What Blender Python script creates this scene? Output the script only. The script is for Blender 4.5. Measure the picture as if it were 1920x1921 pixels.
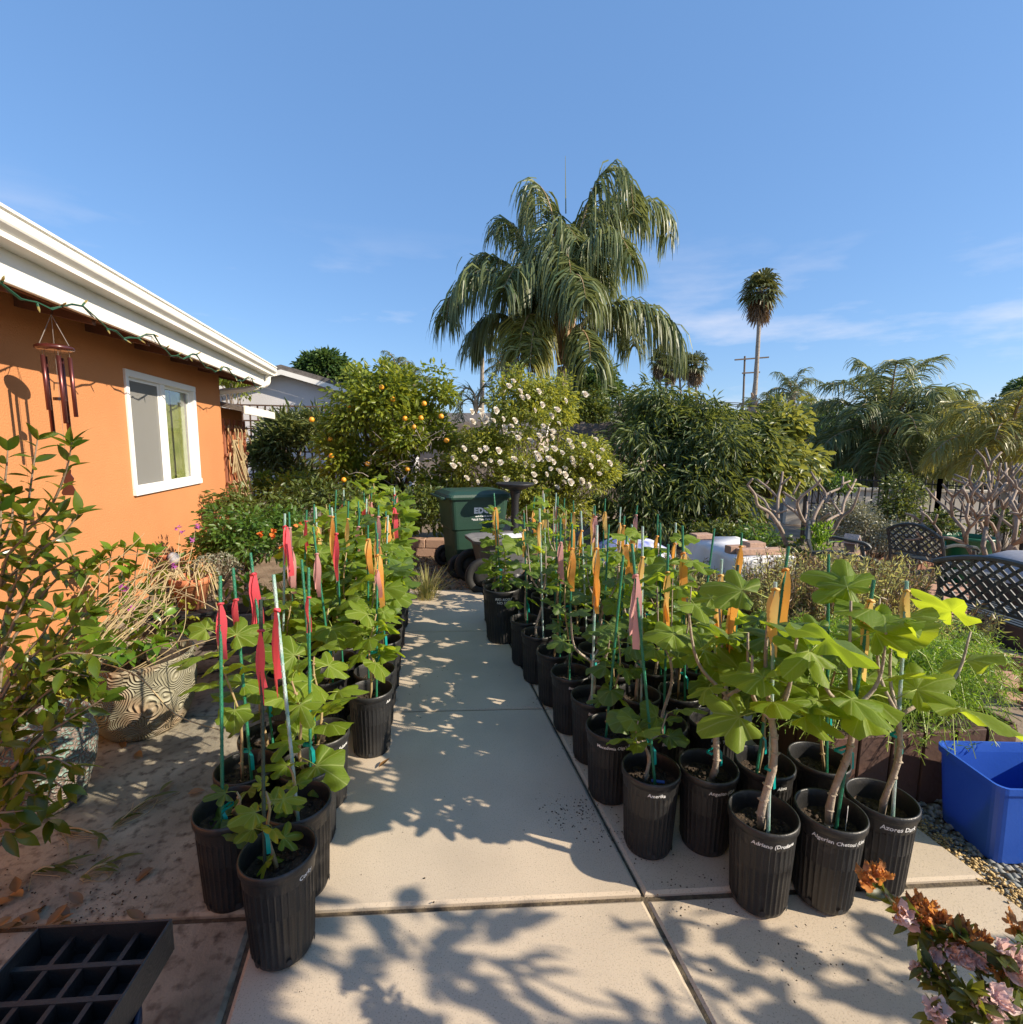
import bpy, math, random
import numpy as np
from mathutils import Vector, Matrix

# ------------------------------------------------------------------ camera, sky, sun, exposure
scn = bpy.context.scene
for o in list(bpy.data.objects): bpy.data.objects.remove(o)
F, CX, CY, CAMH = 960.0, 960.0, 960.5, 1.6
def _axes(vp=(757, 830), roll=0.0124):
    Y = np.array([vp[0]-CX, -(vp[1]-CY), F]); Y /= np.linalg.norm(Y)
    e = np.array([vp[0]+1000-CX, -(vp[1]+1000*roll-CY), F])
    up = np.cross(Y, e); up /= np.linalg.norm(up)
    if up[1] < 0: up = -up
    X = np.cross(Y, up)
    if X[0] < 0: X = -X
    return np.array([X, Y, up])
AX = _axes()
CO = np.array([0, 0, CAMH])
def ray(px, py): return AX @ np.array([px-CX, -(py-CY), F])
def g(px, py, z=0.0):                       # photo pixel -> point at height z
    r = ray(px, py); return CO + r*((z-CAMH)/r[2])
def pl(px, py, ax, v):                      # photo pixel -> point on a plane x/y = v
    r = ray(px, py); return CO + r*((v-CO[ax])/r[ax])
def at(px, py, d): return CO + ray(px, py)*(d/F)   # photo pixel -> point at a distance
def cf(lat, dep, z):                        # metres right / ahead of the camera
    r = AX[:, 0]; f = np.array([-r[1], r[0]])
    n = math.hypot(r[0], r[1]); return np.array([(r[0]*lat+f[0]*dep)/n, (r[1]*lat+f[1]*dep)/n, z])

cam = bpy.data.cameras.new('camera'); co = bpy.data.objects.new('camera', cam); scn.collection.objects.link(co)
cam.sensor_fit = 'HORIZONTAL'; cam.sensor_width = 36; cam.lens = 18; cam.clip_start = .05; cam.clip_end = 3000
m4 = Matrix.Identity(4)
for i in range(3):
    m4[i][0] = AX[i, 0]; m4[i][1] = AX[i, 1]; m4[i][2] = -AX[i, 2]; m4[i][3] = CO[i]
co.matrix_world = m4; scn.camera = co

SUNV = Vector((1.0, -.58, .68)).normalized()          # towards the sun
SEL = math.asin(SUNV.z); SAZ = math.atan2(SUNV.x, SUNV.y)
sun = bpy.data.lights.new('sun', 'SUN'); sun.energy = 4.6; sun.angle = math.radians(.53); sun.color = (1, .87, .70)
so = bpy.data.objects.new('sun', sun); scn.collection.objects.link(so)
so.rotation_euler = SUNV.to_track_quat('Z', 'Y').to_euler(); so.location = (20, -12, 14)

w = bpy.data.worlds.new('World'); scn.world = w; w.use_nodes = True
nt = w.node_tree; nt.nodes.clear(); N = nt.nodes; LK = nt.links
sky = N.new('ShaderNodeTexSky'); sky.sky_type = 'NISHITA'; sky.sun_disc = False
sky.sun_elevation = SEL; sky.sun_rotation = SAZ; sky.altitude = 60; sky.air_density = 1.0; sky.dust_density = .55; sky.ozone_density = 3.0
tc = N.new('ShaderNodeTexCoord'); mp = N.new('ShaderNodeMapping'); mp.inputs['Scale'].default_value = (1.0, 1.0, 4.2)
mp.inputs['Location'].default_value = (3.1, .62, .3)
LK.new(tc.outputs['Generated'], mp.inputs[0])
nz = N.new('ShaderNodeTexNoise'); nz.inputs['Scale'].default_value = 2.6; nz.inputs['Detail'].default_value = 7; nz.inputs['Roughness'].default_value = .55
LK.new(mp.outputs[0], nz.inputs['Vector'])
rp = N.new('ShaderNodeValToRGB'); rp.color_ramp.elements[0].position = .53; rp.color_ramp.elements[1].position = .78
LK.new(nz.outputs['Fac'], rp.inputs[0])
sx = N.new('ShaderNodeSeparateXYZ'); LK.new(tc.outputs['Generated'], sx.inputs[0])
er = N.new('ShaderNodeValToRGB')
er.color_ramp.elements[0].position = .02; er.color_ramp.elements[0].color = (1, 1, 1, 1)
er.color_ramp.elements[1].position = .36; er.color_ramp.elements[1].color = (0, 0, 0, 1)
e2 = er.color_ramp.elements.new(.16); e2.color = (1, 1, 1, 1)
LK.new(sx.outputs['Z'], er.inputs[0])
ml = N.new('ShaderNodeMath'); ml.operation = 'MULTIPLY'; LK.new(rp.outputs[0], ml.inputs[0]); LK.new(er.outputs[0], ml.inputs[1])
ml2 = N.new('ShaderNodeMath'); ml2.operation = 'MULTIPLY'; LK.new(ml.outputs[0], ml2.inputs[0]); ml2.inputs[1].default_value = .75
mx = N.new('ShaderNodeMix'); mx.data_type = 'RGBA'; mx.inputs['B'].default_value = (6.0, 5.6, 5.6, 1)
LK.new(ml2.outputs[0], mx.inputs['Factor'])
hs = N.new('ShaderNodeHueSaturation'); hs.inputs['Saturation'].default_value = 1.06
sm_ = N.new('ShaderNodeMix'); sm_.data_type = 'RGBA'; sm_.inputs['Factor'].default_value = .5; sm_.inputs['B'].default_value = (1.04, 2.2, 4.5, 1)   # even the sky out: clear deep blue all round
LK.new(sky.outputs[0], hs.inputs['Color']); LK.new(hs.outputs[0], sm_.inputs['A']); LK.new(sm_.outputs['Result'], mx.inputs['A'])
bg = N.new('ShaderNodeBackground'); bg.inputs[1].default_value = .112; LK.new(mx.outputs['Result'], bg.inputs[0])
wo = N.new('ShaderNodeOutputWorld'); LK.new(bg.outputs[0], wo.inputs[0])

vs = scn.view_settings; vs.view_transform = 'Standard'; vs.look = 'None'; vs.gamma = 1; vs.use_curve_mapping = False
vs.exposure = 0.8

# ------------------------------------------------------------------ helpers
rng = np.random.default_rng(7); random.seed(7)
COL = scn.collection
def U(a, b): return float(rng.uniform(a, b))

def tag(o, label=None, cat=None, group=None, kind=None):
    if label: o['label'] = label
    if cat: o['category'] = cat
    if group: o['group'] = group
    if kind: o['kind'] = kind
    return o
def empty(name, loc=(0, 0, 0), rz=0, label=None, cat=None, group=None):
    o = bpy.data.objects.new(name, None); COL.objects.link(o); o.location = tuple(loc); o.rotation_euler = (0, 0, rz)
    o.empty_display_size = .1
    return tag(o, label, cat, group)
def link(name, me, parent=None, world=False, loc=None):
    o = bpy.data.objects.new(name, me); COL.objects.link(o)
    if parent is not None:
        o.parent = parent
        if world:
            p = parent; off = Vector((0, 0, 0))
            while p is not None: off += Vector(p.location); p = p.parent
            o.location = -off
    if loc is not None: o.location = tuple(loc)
    return o
def npmesh(name, V, Fc, mats, fm=None, smooth=False):
    """V (n,3); Fc (m,k) equal sized faces"""
    me = bpy.data.meshes.new(name); V = np.asarray(V, np.float32); Fc = np.asarray(Fc, np.int32)
    m, k = Fc.shape
    me.vertices.add(len(V)); me.vertices.foreach_set('co', V.ravel())
    me.loops.add(m*k); me.loops.foreach_set('vertex_index', Fc.ravel())
    me.polygons.add(m); me.polygons.foreach_set('loop_start', np.arange(0, m*k, k, dtype=np.int32))
    me.polygons.foreach_set('loop_total', np.full(m, k, np.int32))
    if fm is not None: me.polygons.foreach_set('material_index', np.asarray(fm, np.int32))
    if smooth: me.polygons.foreach_set('use_smooth', np.ones(m, bool))
    for x in (mats if isinstance(mats, (list, tuple)) else [mats]): me.materials.append(x)
    me.update(); me.validate(); return me
def rotz(a): c, s = math.cos(a), math.sin(a); return np.array([[c, -s, 0], [s, c, 0], [0, 0, 1.]])
def nrm(v): v = np.asarray(v, float); return v/(np.linalg.norm(v)+1e-12)

class MB:
    def __init__(s): s.v = []; s.f = []; s.m = []
    def add(s, vs, fs, mi=0):
        b = len(s.v); s.v += [tuple(map(float, p)) for p in vs]
        for f in fs: s.f.append(tuple(b+i for i in f)); s.m.append(mi)
        return s
    def box(s, c, d, R=None, mi=0, bev=0.0):
        hx, hy, hz = d[0]/2, d[1]/2, d[2]/2
        if bev > 0:
            b = min(bev, hx*.9, hy*.9, hz*.9); P = []
            for sx in (-1, 1):
                for sy in (-1, 1):
                    for sz in (-1, 1):
                        P += [(sx*hx, sy*(hy-b), sz*(hz-b)), (sx*(hx-b), sy*hy, sz*(hz-b)), (sx*(hx-b), sy*(hy-b), sz*hz)]
            def ix(a, b_, c_, k): return ((a > 0)*4+(b_ > 0)*2+(c_ > 0))*3+k
            fs = []
            fs += [(ix(sx, -1, -1, 0), ix(sx, 1, -1, 0), ix(sx, 1, 1, 0), ix(sx, -1, 1, 0)) for sx in (-1, 1)]
            fs += [(ix(-1, sy, -1, 1), ix(1, sy, -1, 1), ix(1, sy, 1, 1), ix(-1, sy, 1, 1)) for sy in (-1, 1)]
            fs += [(ix(-1, -1, sz, 2), ix(1, -1, sz, 2), ix(1, 1, sz, 2), ix(-1, 1, sz, 2)) for sz in (-1, 1)]
            for a in (-1, 1):
                for b_ in (-1, 1):
                    fs.append((ix(a, b_, -1, 0), ix(a, b_, 1, 0), ix(a, b_, 1, 1), ix(a, b_, -1, 1)))
                    fs.append((ix(a, -1, b_, 0), ix(a, 1, b_, 0), ix(a, 1, b_, 2), ix(a, -1, b_, 2)))
                    fs.append((ix(-1, a, b_, 1), ix(1, a, b_, 1), ix(1, a, b_, 2), ix(-1, a, b_, 2)))
                    for c_ in (-1, 1): fs.append((ix(a, b_, c_, 0), ix(a, b_, c_, 1), ix(a, b_, c_, 2)))
        else:
            P = [(sx*hx, sy*hy, sz*hz) for sx in (-1, 1) for sy in (-1, 1) for sz in (-1, 1)]
            fs = [(0, 1, 3, 2), (4, 6, 7, 5), (0, 4, 5, 1), (2, 3, 7, 6), (0, 2, 6, 4), (1, 5, 7, 3)]
        P = np.array(P)
        if R is not None: P = P @ np.asarray(R).T
        return s.add(P+np.asarray(c), fs, mi)
    def tube(s, pts, rad, n=6, mi=0, cap=True, flat=None):
        P = [np.asarray(p, float) for p in pts]; k = len(P)
        rad = [rad]*k if np.isscalar(rad) else list(rad)
        t0 = nrm(P[1]-P[0]); ref = np.array([0, 0, 1.]) if abs(t0[2]) < .9 else np.array([1., 0, 0])
        u = nrm(np.cross(t0, ref)); V = []
        for i in range(k):
            t = nrm(P[min(i+1, k-1)]-P[max(i-1, 0)]); u = nrm(u-t*np.dot(u, t)); w_ = np.cross(t, u)
            for j in range(n):
                a = 2*math.pi*(j+.5)/n; V.append(P[i]+rad[i]*(math.cos(a)*u*(flat or 1)+math.sin(a)*w_))
        fs = [(i*n+j, i*n+(j+1) % n, (i+1)*n+(j+1) % n, (i+1)*n+j) for i in range(k-1) for j in range(n)]
        if cap: fs += [tuple(range(n-1, -1, -1)), tuple(range((k-1)*n, k*n))]
        return s.add(V, fs, mi)
    def lathe(s, prof, n=32, c=(0, 0, 0), mi=0, wob=None, close=False):
        V = []
        for i, (r, z) in enumerate(prof):
            for j in range(n):
                a = 2*math.pi*j/n; rr = r if wob is None else wob(r, z, a, i)
                V.append((c[0]+rr*math.cos(a), c[1]+rr*math.sin(a), c[2]+z))
        k = len(prof)
        fs = [(i*n+j, i*n+(j+1) % n, (i+1)*n+(j+1) % n, (i+1)*n+j) for i in range(k-1) for j in range(n)]
        if close: fs += [tuple(range(n-1, -1, -1)), tuple(range((k-1)*n, k*n))]
        return s.add(V, fs, mi)
    def prism(s, poly, a, b, axis='z', mi=0):
        """poly in 2D extruded from a to b along axis"""
        def P(p, h): return {'z': (p[0], p[1], h), 'y': (p[0], h, p[1]), 'x': (h, p[0], p[1])}[axis]
        n = len(poly)
        return s.add([P(p, a) for p in poly]+[P(p, b) for p in poly],
                     [tuple(range(n-1, -1, -1)), tuple(range(n, 2*n))]+[(i, (i+1) % n, n+(i+1) % n, n+i) for i in range(n)], mi)
    def strip(s, pts, wid, dirv, mi=0):
        """ribbon along pts, width wid in direction dirv (per point or one)"""
        P = [np.asarray(p, float) for p in pts]; k = len(P); V = []
        wid = [wid]*k if np.isscalar(wid) else wid
        for i in range(k):
            d = np.asarray(dirv[i] if isinstance(dirv, list) else dirv, float); V += [P[i]-d*wid[i]/2, P[i]+d*wid[i]/2]
        return s.add(V, [(2*i, 2*i+1, 2*i+3, 2*i+2) for i in range(k-1)], mi)
    def mesh(s, name, mats, smooth=False):
        me = bpy.data.meshes.new(name); me.from_pydata(s.v, [], s.f)
        for x in (mats if isinstance(mats, (list, tuple)) else [mats]): me.materials.append(x)
        me.polygons.foreach_set('material_index', s.m)
        if smooth: me.polygons.foreach_set('use_smooth', [True]*len(s.f))
        me.update(); return me
    def build(s, name, mats, parent=None, world=False, smooth=False, loc=None):
        me = s.mesh(name, mats, smooth)
        import bmesh
        bm = bmesh.new(); bm.from_mesh(me); bmesh.ops.recalc_face_normals(bm, faces=bm.faces); bm.to_mesh(me); bm.free()
        return link(name, me, parent, world, loc)

def bez(pts, n=12):
    """smooth Catmull-Rom through control points"""
    P = [np.asarray(p, float) for p in pts]; P = [2*P[0]-P[1]]+P+[2*P[-1]-P[-2]]; out = []
    for i in range(1, len(P)-2):
        for j in range(n):
            t = j/n; a, b, c, d = P[i-1], P[i], P[i+1], P[i+2]
            out.append(.5*((2*b)+(c-a)*t+(2*a-5*b+4*c-d)*t*t+(-a+3*b-3*c+d)*t**3))
    out.append(P[-2]); return out

# ------------------------------------------------------------------ materials
def mat(name, c1, c2=None, scale=6, rough=.6, bump=0, bscale=40, metal=0, spec=.5, island=False, trans=0, tcol=None,
        detail=4, c3=None, c3scale=60, c3pos=(.62, .72), sheen=0, bdist=.01, vein=None, emis=None, coat=0):
    m = bpy.data.materials.new(name); m.use_nodes = True; t = m.node_tree; n = t.nodes; L = t.links
    b = n['Principled BSDF']; b.inputs['Roughness'].default_value = rough; b.inputs['Metallic'].default_value = metal
    b.inputs['Specular IOR Level'].default_value = spec
    if coat: b.inputs['Coat Weight'].default_value = coat
    c1 = tuple(c1)+(1,)
    tcn = n.new('ShaderNodeTexCoord'); col = None
    b.inputs['Base Color'].default_value = c1
    if c2 is not None:
        mxn = n.new('ShaderNodeMix'); mxn.data_type = 'RGBA'; mxn.inputs['A'].default_value = c1; mxn.inputs['B'].default_value = tuple(c2)+(1,)
        if island:
            ge = n.new('ShaderNodeNewGeometry'); L.new(ge.outputs['Random Per Island'], mxn.inputs['Factor'])
        elif island is None:
            oi = n.new('ShaderNodeObjectInfo'); L.new(oi.outputs['Random'], mxn.inputs['Factor'])
        else:
            no = n.new('ShaderNodeTexNoise'); no.inputs['Scale'].default_value = scale; no.inputs['Detail'].default_value = detail
            L.new(tcn.outputs['Object'], no.inputs['Vector'])
            ra = n.new('ShaderNodeValToRGB'); ra.color_ramp.elements[0].position = .36; ra.color_ramp.elements[1].position = .66
            L.new(no.outputs['Fac'], ra.inputs[0]); L.new(ra.outputs[0], mxn.inputs['Factor'])
        col = mxn.outputs['Result']
    if c3 is not None:
        no3 = n.new('ShaderNodeTexNoise'); no3.inputs['Scale'].default_value = c3scale; no3.inputs['Detail'].default_value = 3
        L.new(tcn.outputs['Object'], no3.inputs['Vector'])
        r3 = n.new('ShaderNodeValToRGB'); r3.color_ramp.elements[0].position = c3pos[0]; r3.color_ramp.elements[1].position = c3pos[1]
        L.new(no3.outputs['Fac'], r3.inputs[0])
        m3 = n.new('ShaderNodeMix'); m3.data_type = 'RGBA'; m3.inputs['A'].default_value = c1; m3.inputs['B'].default_value = tuple(c3)+(1,)
        if col is not None: L.new(col, m3.inputs['A'])
        L.new(r3.outputs[0], m3.inputs['Factor']); col = m3.outputs['Result']
    if vein:      # palmate veins radiating from the leaf base (object space)
        y0, step, vc = vein
        sp = n.new('ShaderNodeSeparateXYZ'); L.new(tcn.outputs['Object'], sp.inputs[0])
        def M(op, a, b_=None):
            k = n.new('ShaderNodeMath'); k.operation = op
            for i, q in enumerate((a, b_)):
                if q is None: continue
                if isinstance(q, (int, float)): k.inputs[i].default_value = q
                else: L.new(q, k.inputs[i])
            return k.outputs[0]
        yy = M('SUBTRACT', sp.outputs['Y'], y0); an = M('ARCTAN2', sp.outputs['X'], yy)
        fr = M('ABSOLUTE', M('SUBTRACT', an, M('MULTIPLY', M('ROUND', M('DIVIDE', an, step)), step)))
        rr = M('SQRT', M('ADD', M('MULTIPLY', sp.outputs['X'], sp.outputs['X']), M('MULTIPLY', yy, yy)))
        dist = M('MULTIPLY', fr, rr)
        fac = M('LESS_THAN', dist, .0016)
        # secondary ribs
        w2 = M('LESS_THAN', M('ABSOLUTE', M('SUBTRACT', M('FRACT', M('ADD', M('MULTIPLY', rr, 55), M('MULTIPLY', fr, -9))), .5)), .06)
        fac = M('MAXIMUM', fac, M('MULTIPLY', w2, .45))
        mv = n.new('ShaderNodeMix'); mv.data_type = 'RGBA'; mv.inputs['B'].default_value = tuple(vc)+(1,)
        if col is not None: L.new(col, mv.inputs['A'])
        else: mv.inputs['A'].default_value = c1
        L.new(M('MULTIPLY', fac, .6), mv.inputs['Factor']); col = mv.outputs['Result']
    if col is not None: L.new(col, b.inputs['Base Color'])
    if bump:
        nb = n.new('ShaderNodeTexNoise'); nb.inputs['Scale'].default_value = bscale; nb.inputs['Detail'].default_value = 4
        L.new(tcn.outputs['Object'], nb.inputs['Vector'])
        bp = n.new('ShaderNodeBump'); bp.inputs['Strength'].default_value = bump; bp.inputs['Distance'].default_value = bdist
        L.new(nb.outputs['Fac'], bp.inputs['Height']); L.new(bp.outputs[0], b.inputs['Normal'])
    if trans:
        tr = n.new('ShaderNodeBsdfTranslucent'); tr.inputs[0].default_value = tuple(tcol or c1[:3])+(1,)
        ms = n.new('ShaderNodeMixShader'); ms.inputs[0].default_value = trans
        L.new(b.outputs[0], ms.inputs[1]); L.new(tr.outputs[0], ms.inputs[2]); L.new(ms.outputs[0], n['Material Output'].inputs[0])
    return m
M = {}
M['concrete'] = mat('concrete', (.56, .465, .345), (.45, .375, .28), 1.6, .85, .25, 160, detail=8, c3=(.30, .245, .18), c3scale=210, c3pos=(.56, .72), bdist=.003)
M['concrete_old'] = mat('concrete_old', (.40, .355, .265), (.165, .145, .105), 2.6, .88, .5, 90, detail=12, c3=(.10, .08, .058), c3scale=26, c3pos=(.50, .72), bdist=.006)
M['joint'] = mat('joint_dirt', (.06, .045, .032), (.13, .10, .06), 40, .95, .6, 120)
M['dirt'] = mat('dirt', (.16, .115, .075), (.26, .20, .14), 3, .95, .7, 30, c3=(.07, .05, .035), c3scale=20)
M['far_ground'] = mat('far_ground', (.20, .17, .10), (.10, .12, .05), .2, .95, .3, 5)
M['stucco'] = mat('orange_stucco', (.54, .225, .085), (.49, .20, .075), 1.2, .9, .9, 75, bdist=.006, detail=6)
M['white_paint'] = mat('white_paint', (.80, .78, .72), (.74, .72, .66), 3, .45, .1, 20)
M['vinyl'] = mat('white_vinyl', (.80, .80, .79), rough=.35)
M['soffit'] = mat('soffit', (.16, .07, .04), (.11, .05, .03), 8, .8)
M['roof'] = mat('roof_shingle', (.16, .14, .125), (.10, .09, .08), 12, .95, .8, 40)
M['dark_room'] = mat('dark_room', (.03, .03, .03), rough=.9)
M['curtain'] = mat('curtain', (.42, .41, .33), (.34, .33, .26), 30, .9)
M['curtain_tree_reflection'] = mat('curtain_tree_reflection', (.50, .56, .20), (.34, .42, .10), 5, .9)  # green tree reflection of the right pane, painted into the curtain colour
M['black_plastic'] = mat('black_plastic', (.016, .016, .017), (.024, .024, .024), 9, .42, .15, 140, spec=.5, c3=(.055, .05, .045), c3scale=26, c3pos=(.6, .8))
M['soil'] = mat('potting_soil', (.022, .015, .010), (.07, .047, .03), 60, .95, .9, 150, c3=(.20, .15, .10), c3scale=120, c3pos=(.66, .7))
M['bark'] = mat('fig_bark', (.40, .335, .26), (.27, .215, .16), 30, .85, .5, 120)
M['bark_young'] = mat('fig_bark_young', (.30, .19, .10), (.34, .28, .13), 14, .7, .2, 80)
M['trunk'] = mat('tree_trunk', (.20, .15, .11), (.11, .085, .06), 12, .9, .7, 40)
M['palm_trunk'] = mat('palm_trunk', (.36, .31, .25), (.22, .18, .14), 9, .9, .6, 25)
M['palm_boot'] = mat('palm_boot', (.50, .34, .20), (.34, .22, .12), 8, .8, .4, 30)
GV = (.42, .50, .16)
M['fig_leaf'] = mat('fig_leaf', (.105, .185, .014), (.18, .27, .022), 9, .55, .35, 90, trans=.52, tcol=(.52, .62, .03), vein=(.075, .56, GV), spec=.35, island=None, bdist=.003)
M['fig_leaf_dark'] = mat('fig_leaf_dark', (.05, .10, .012), (.09, .155, .018), 9, .5, .35, 90, trans=.42, tcol=(.32, .44, .025), vein=(.075, .56, (.25, .34, .10)), island=None, bdist=.003)
M['petiole'] = mat('petiole', (.33, .40, .08), rough=.5, trans=.2)
M['stake_green'] = mat('stake_green', (.012, .135, .07), (.02, .18, .10), 30, .45, .3, 250)
M['stake_pale'] = mat('stake_pale', (.42, .50, .47), (.16, .35, .28), 22, .5, .3, 250)
M['stake_dark'] = mat('stake_dark', (.035, .03, .025), (.02, .07, .045), 10, .5, .3, 250)
M['pink'] = mat('ribbon_pink', (.82, .10, .13), rough=.45, trans=.35, tcol=(.95, .12, .14))
M['faded'] = mat('ribbon_faded_pink', (.70, .36, .33), rough=.5, trans=.35, tcol=(.8, .4, .36))
M['orange_r'] = mat('ribbon_orange', (.85, .33, .05), (.80, .52, .16), 14, .5, trans=.4, tcol=(.95, .45, .08))
M['yellow_r'] = mat('ribbon_yellow', (.78, .55, .20), (.85, .42, .10), 12, .5, trans=.4, tcol=(.9, .62, .2))
M['tie'] = mat('tie_teal', (.0, .30, .27), (.0, .36, .34), 20, .4, trans=.3, tcol=(0, .4, .36))
M['pen'] = mat('white_pen', (.75, .75, .73), rough=.6)
M['teal_glaze'] = None
def leafm(name, a, b, tr=.3, tc=None, rough=.42, spec=.5):
    M[name] = mat(name, a, b, rough=rough, island=True, trans=tr, tcol=tc or (b[0]*2.2, b[1]*2.0, b[2]*1.3), spec=spec)
leafm('citrus', (.075, .125, .012), (.24, .28, .03), .38, (.44, .47, .04))
leafm('loquat', (.045, .08, .02), (.17, .19, .06), .25)
leafm('rose_leaf', (.08, .13, .015), (.27, .29, .05), .38)
leafm('mango', (.035, .07, .015), (.14, .175, .045), .28)
leafm('mango_light', (.06, .11, .02), (.22, .24, .06), .32)
leafm('far_tree', (.03, .075, .018), (.075, .125, .03), .25)
leafm('hedge', (.05, .085, .018), (.12, .15, .03), .25)
leafm('queen', (.065, .11, .04), (.21, .235, .09), .30, (.28, .31, .09))
leafm('queen_yellow', (.14, .16, .04), (.27, .26, .07), .30)
leafm('fan', (.06, .085, .03), (.13, .14, .05), .2)
leafm('fan_dead', (.25, .16, .08), (.15, .10, .055), .15)
leafm('camellia', (.022, .06, .008), (.10, .15, .014), .28, (.32, .40, .02), .26)
leafm('gloss_shrub', (.05, .13, .012), (.13, .25, .02), .33, (.35, .5, .03), .3)
leafm('orchid', (.14, .18, .02), (.34, .34, .035), .35, (.55, .52, .04))
leafm('rosemary', (.22, .25, .09), (.42, .42, .18), .32)
leafm('rosemary_dry', (.27, .18, .095), (.18, .12, .065), .2)
leafm('asparagus', (.09, .20, .015), (.22, .36, .03), .35, (.4, .6, .04))
leafm('silver', (.34, .33, .25), (.17, .18, .11), .2)
leafm('azalea_leaf', (.035, .065, .015), (.11, .12, .02), .25, (.35, .36, .03))
leafm('dry_grass', (.42, .34, .14), (.22, .24, .06), .3)
leafm('orange_shrub', (.04, .10, .015), (.10, .18, .025), .3)
leafm('litter', (.30, .15, .05), (.16, .09, .04), .1)
M['petal_white'] = mat('petal_white', (.80, .77, .68), (.74, .66, .55), rough=.7, island=True, trans=.3, tcol=(.8, .74, .62))
M['petal_pink'] = mat('petal_pink', (.80, .55, .52), (.84, .74, .70), rough=.6, island=True, trans=.4, tcol=(.85, .6, .56))
M['petal_brown'] = mat('petal_withered', (.62, .24, .05), (.50, .22, .09), rough=.7, island=True, trans=.35, tcol=(.85, .4, .08))
M['petal_purple'] = mat('petal_purple', (.38, .06, .34), (.5, .12, .45), rough=.6, island=True, trans=.3)
M['petal_orange'] = mat('petal_orange', (.75, .16, .03), (.8, .24, .04), rough=.6, island=True, trans=.3)
M['orange_fruit'] = mat('orange_fruit', (.80, .30, .02), (.82, .38, .03), 3, .45, .2, 90)
M['stalk'] = mat('dry_stalk', (.46, .36, .20), (.34, .26, .13), 20, .8)
M['twig'] = mat('twig', (.24, .18, .12), (.16, .12, .08), 20, .85, .4, 60)
M['fence_wood'] = mat('fence_wood', (.20, .165, .14), (.13, .105, .09), 5, .9, .5, 30)
M['fence_grey'] = mat('fence_grey', (.40, .34, .30), (.30, .25, .22), 5, .9, .5, 30)
M['fence_red'] = mat('fence_red', (.30, .11, .05), (.24, .08, .04), 5, .85)
M['lattice'] = mat('lattice_brown', (.12, .065, .04), (.08, .045, .03), 10, .8)
M['redwood'] = mat('redwood', (.33, .12, .06), (.24, .085, .045), 6, .7, .3, 40)
M['iron'] = mat('black_iron', (.02, .02, .022), rough=.45)
M['bench_metal'] = mat('bench_metal', (.035, .042, .042), (.055, .062, .06), 12, .45, .1, 60)
M['bin_green'] = mat('bin_green', (.012, .044, .028), (.016, .054, .034), 4, .5, .15, 90, c3=(.07, .09, .07), c3scale=5, c3pos=(.6, .85))
M['can_green'] = mat('can_green', (.006, .12, .055), rough=.4)
M['cart_grey'] = mat('cart_grey', (.085, .085, .09), (.11, .11, .11), 6, .5)
M['tyre'] = mat('tyre', (.012, .012, .012), rough=.7)
M['rim_metal'] = mat('rim_metal', (.30, .26, .22), (.2, .15, .11), 12, .5, metal=.6)
M['blue_plastic'] = mat('blue_plastic', (.03, .115, .52), (.04, .135, .57), 5, .38, .06, 80, trans=.18, tcol=(.04, .16, .8))
M['cloth'] = mat('white_cloth', (.72, .72, .72), (.62, .61, .6), 3, .9, .3, 12)
M['brick'] = mat('brick', (.38, .20, .13), (.30, .15, .10), rough=.9, island=None, bump=.4, bscale=60)
M['paver'] = mat('paver', (.46, .27, .18), (.36, .21, .15), rough=.9, island=None, bump=.4, bscale=60)
M['block'] = mat('block', (.42, .27, .19), (.32, .20, .14), rough=.95, island=None, bump=.6, bscale=40)
M['terracotta'] = mat('terracotta', (.56, .20, .085), (.46, .15, .07), 10, .85, .2, 60)
M['planter_wood'] = mat('planter_wood', (.10, .045, .03), (.07, .035, .025), 6, .8, .4, 30)
M['wood_grey'] = mat('wood_grey', (.17, .14, .115), (.10, .085, .07), 6, .9, .6, 30)
M['chime_wood'] = mat('chime_wood', (.085, .02, .016), (.05, .014, .012), 12, .25, coat=.4)
M['chime_metal'] = mat('chime_metal', (.17, .055, .05), rough=.3, metal=.7)
M['string'] = mat('string', (.25, .22, .2), rough=.8)
M['wire_green'] = mat('wire_green', (.015, .075, .04), rough=.5)
M['bulb'] = mat('bulb', (.65, .22, .03), (.1, .35, .15), rough=.2, island=True, trans=.3)
M['lgrey_wall'] = mat('pale_stucco', (.62, .60, .60), (.56, .55, .55), 2, .9, .4, 30)
M['beige_wall'] = mat('beige_wall', (.40, .33, .27), (.36, .30, .25), 2, .9)
M['tan_roof'] = mat('tan_roof', (.36, .29, .21), (.28, .22, .16), 4, .9)
M['cream'] = mat('cream', (.62, .55, .42), (.55, .48, .36), 2, .9)
M['pale_wall'] = mat('pale_wall', (.58, .54, .47), (.50, .46, .40), 1.5, .9)
M['gravel'] = mat('gravel_stone', (.17, .19, .19), (.34, .33, .30), rough=.8, island=True)
M['chip'] = mat('wood_chip', (.36, .24, .13), (.16, .10, .06), rough=.9, island=True)
M['straw'] = mat('straw', (.50, .36, .16), (.40, .28, .12), rough=.9, island=True)
M['plum'] = mat('plumeria_bark', (.34, .265, .20), (.20, .15, .115), 14, .8, .3, 50)
M['mesh_grey'] = mat('mesh_grey', (.36, .36, .38), (.30, .30, .32), 30, .7)
M['tarp'] = mat('tarp', (.62, .62, .66), (.10, .14, .42), 7, .6, detail=1)
M['cone_orange'] = mat('bird_paint', (.45, .42, .42), (.05, .05, .06), 30, .6)
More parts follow.
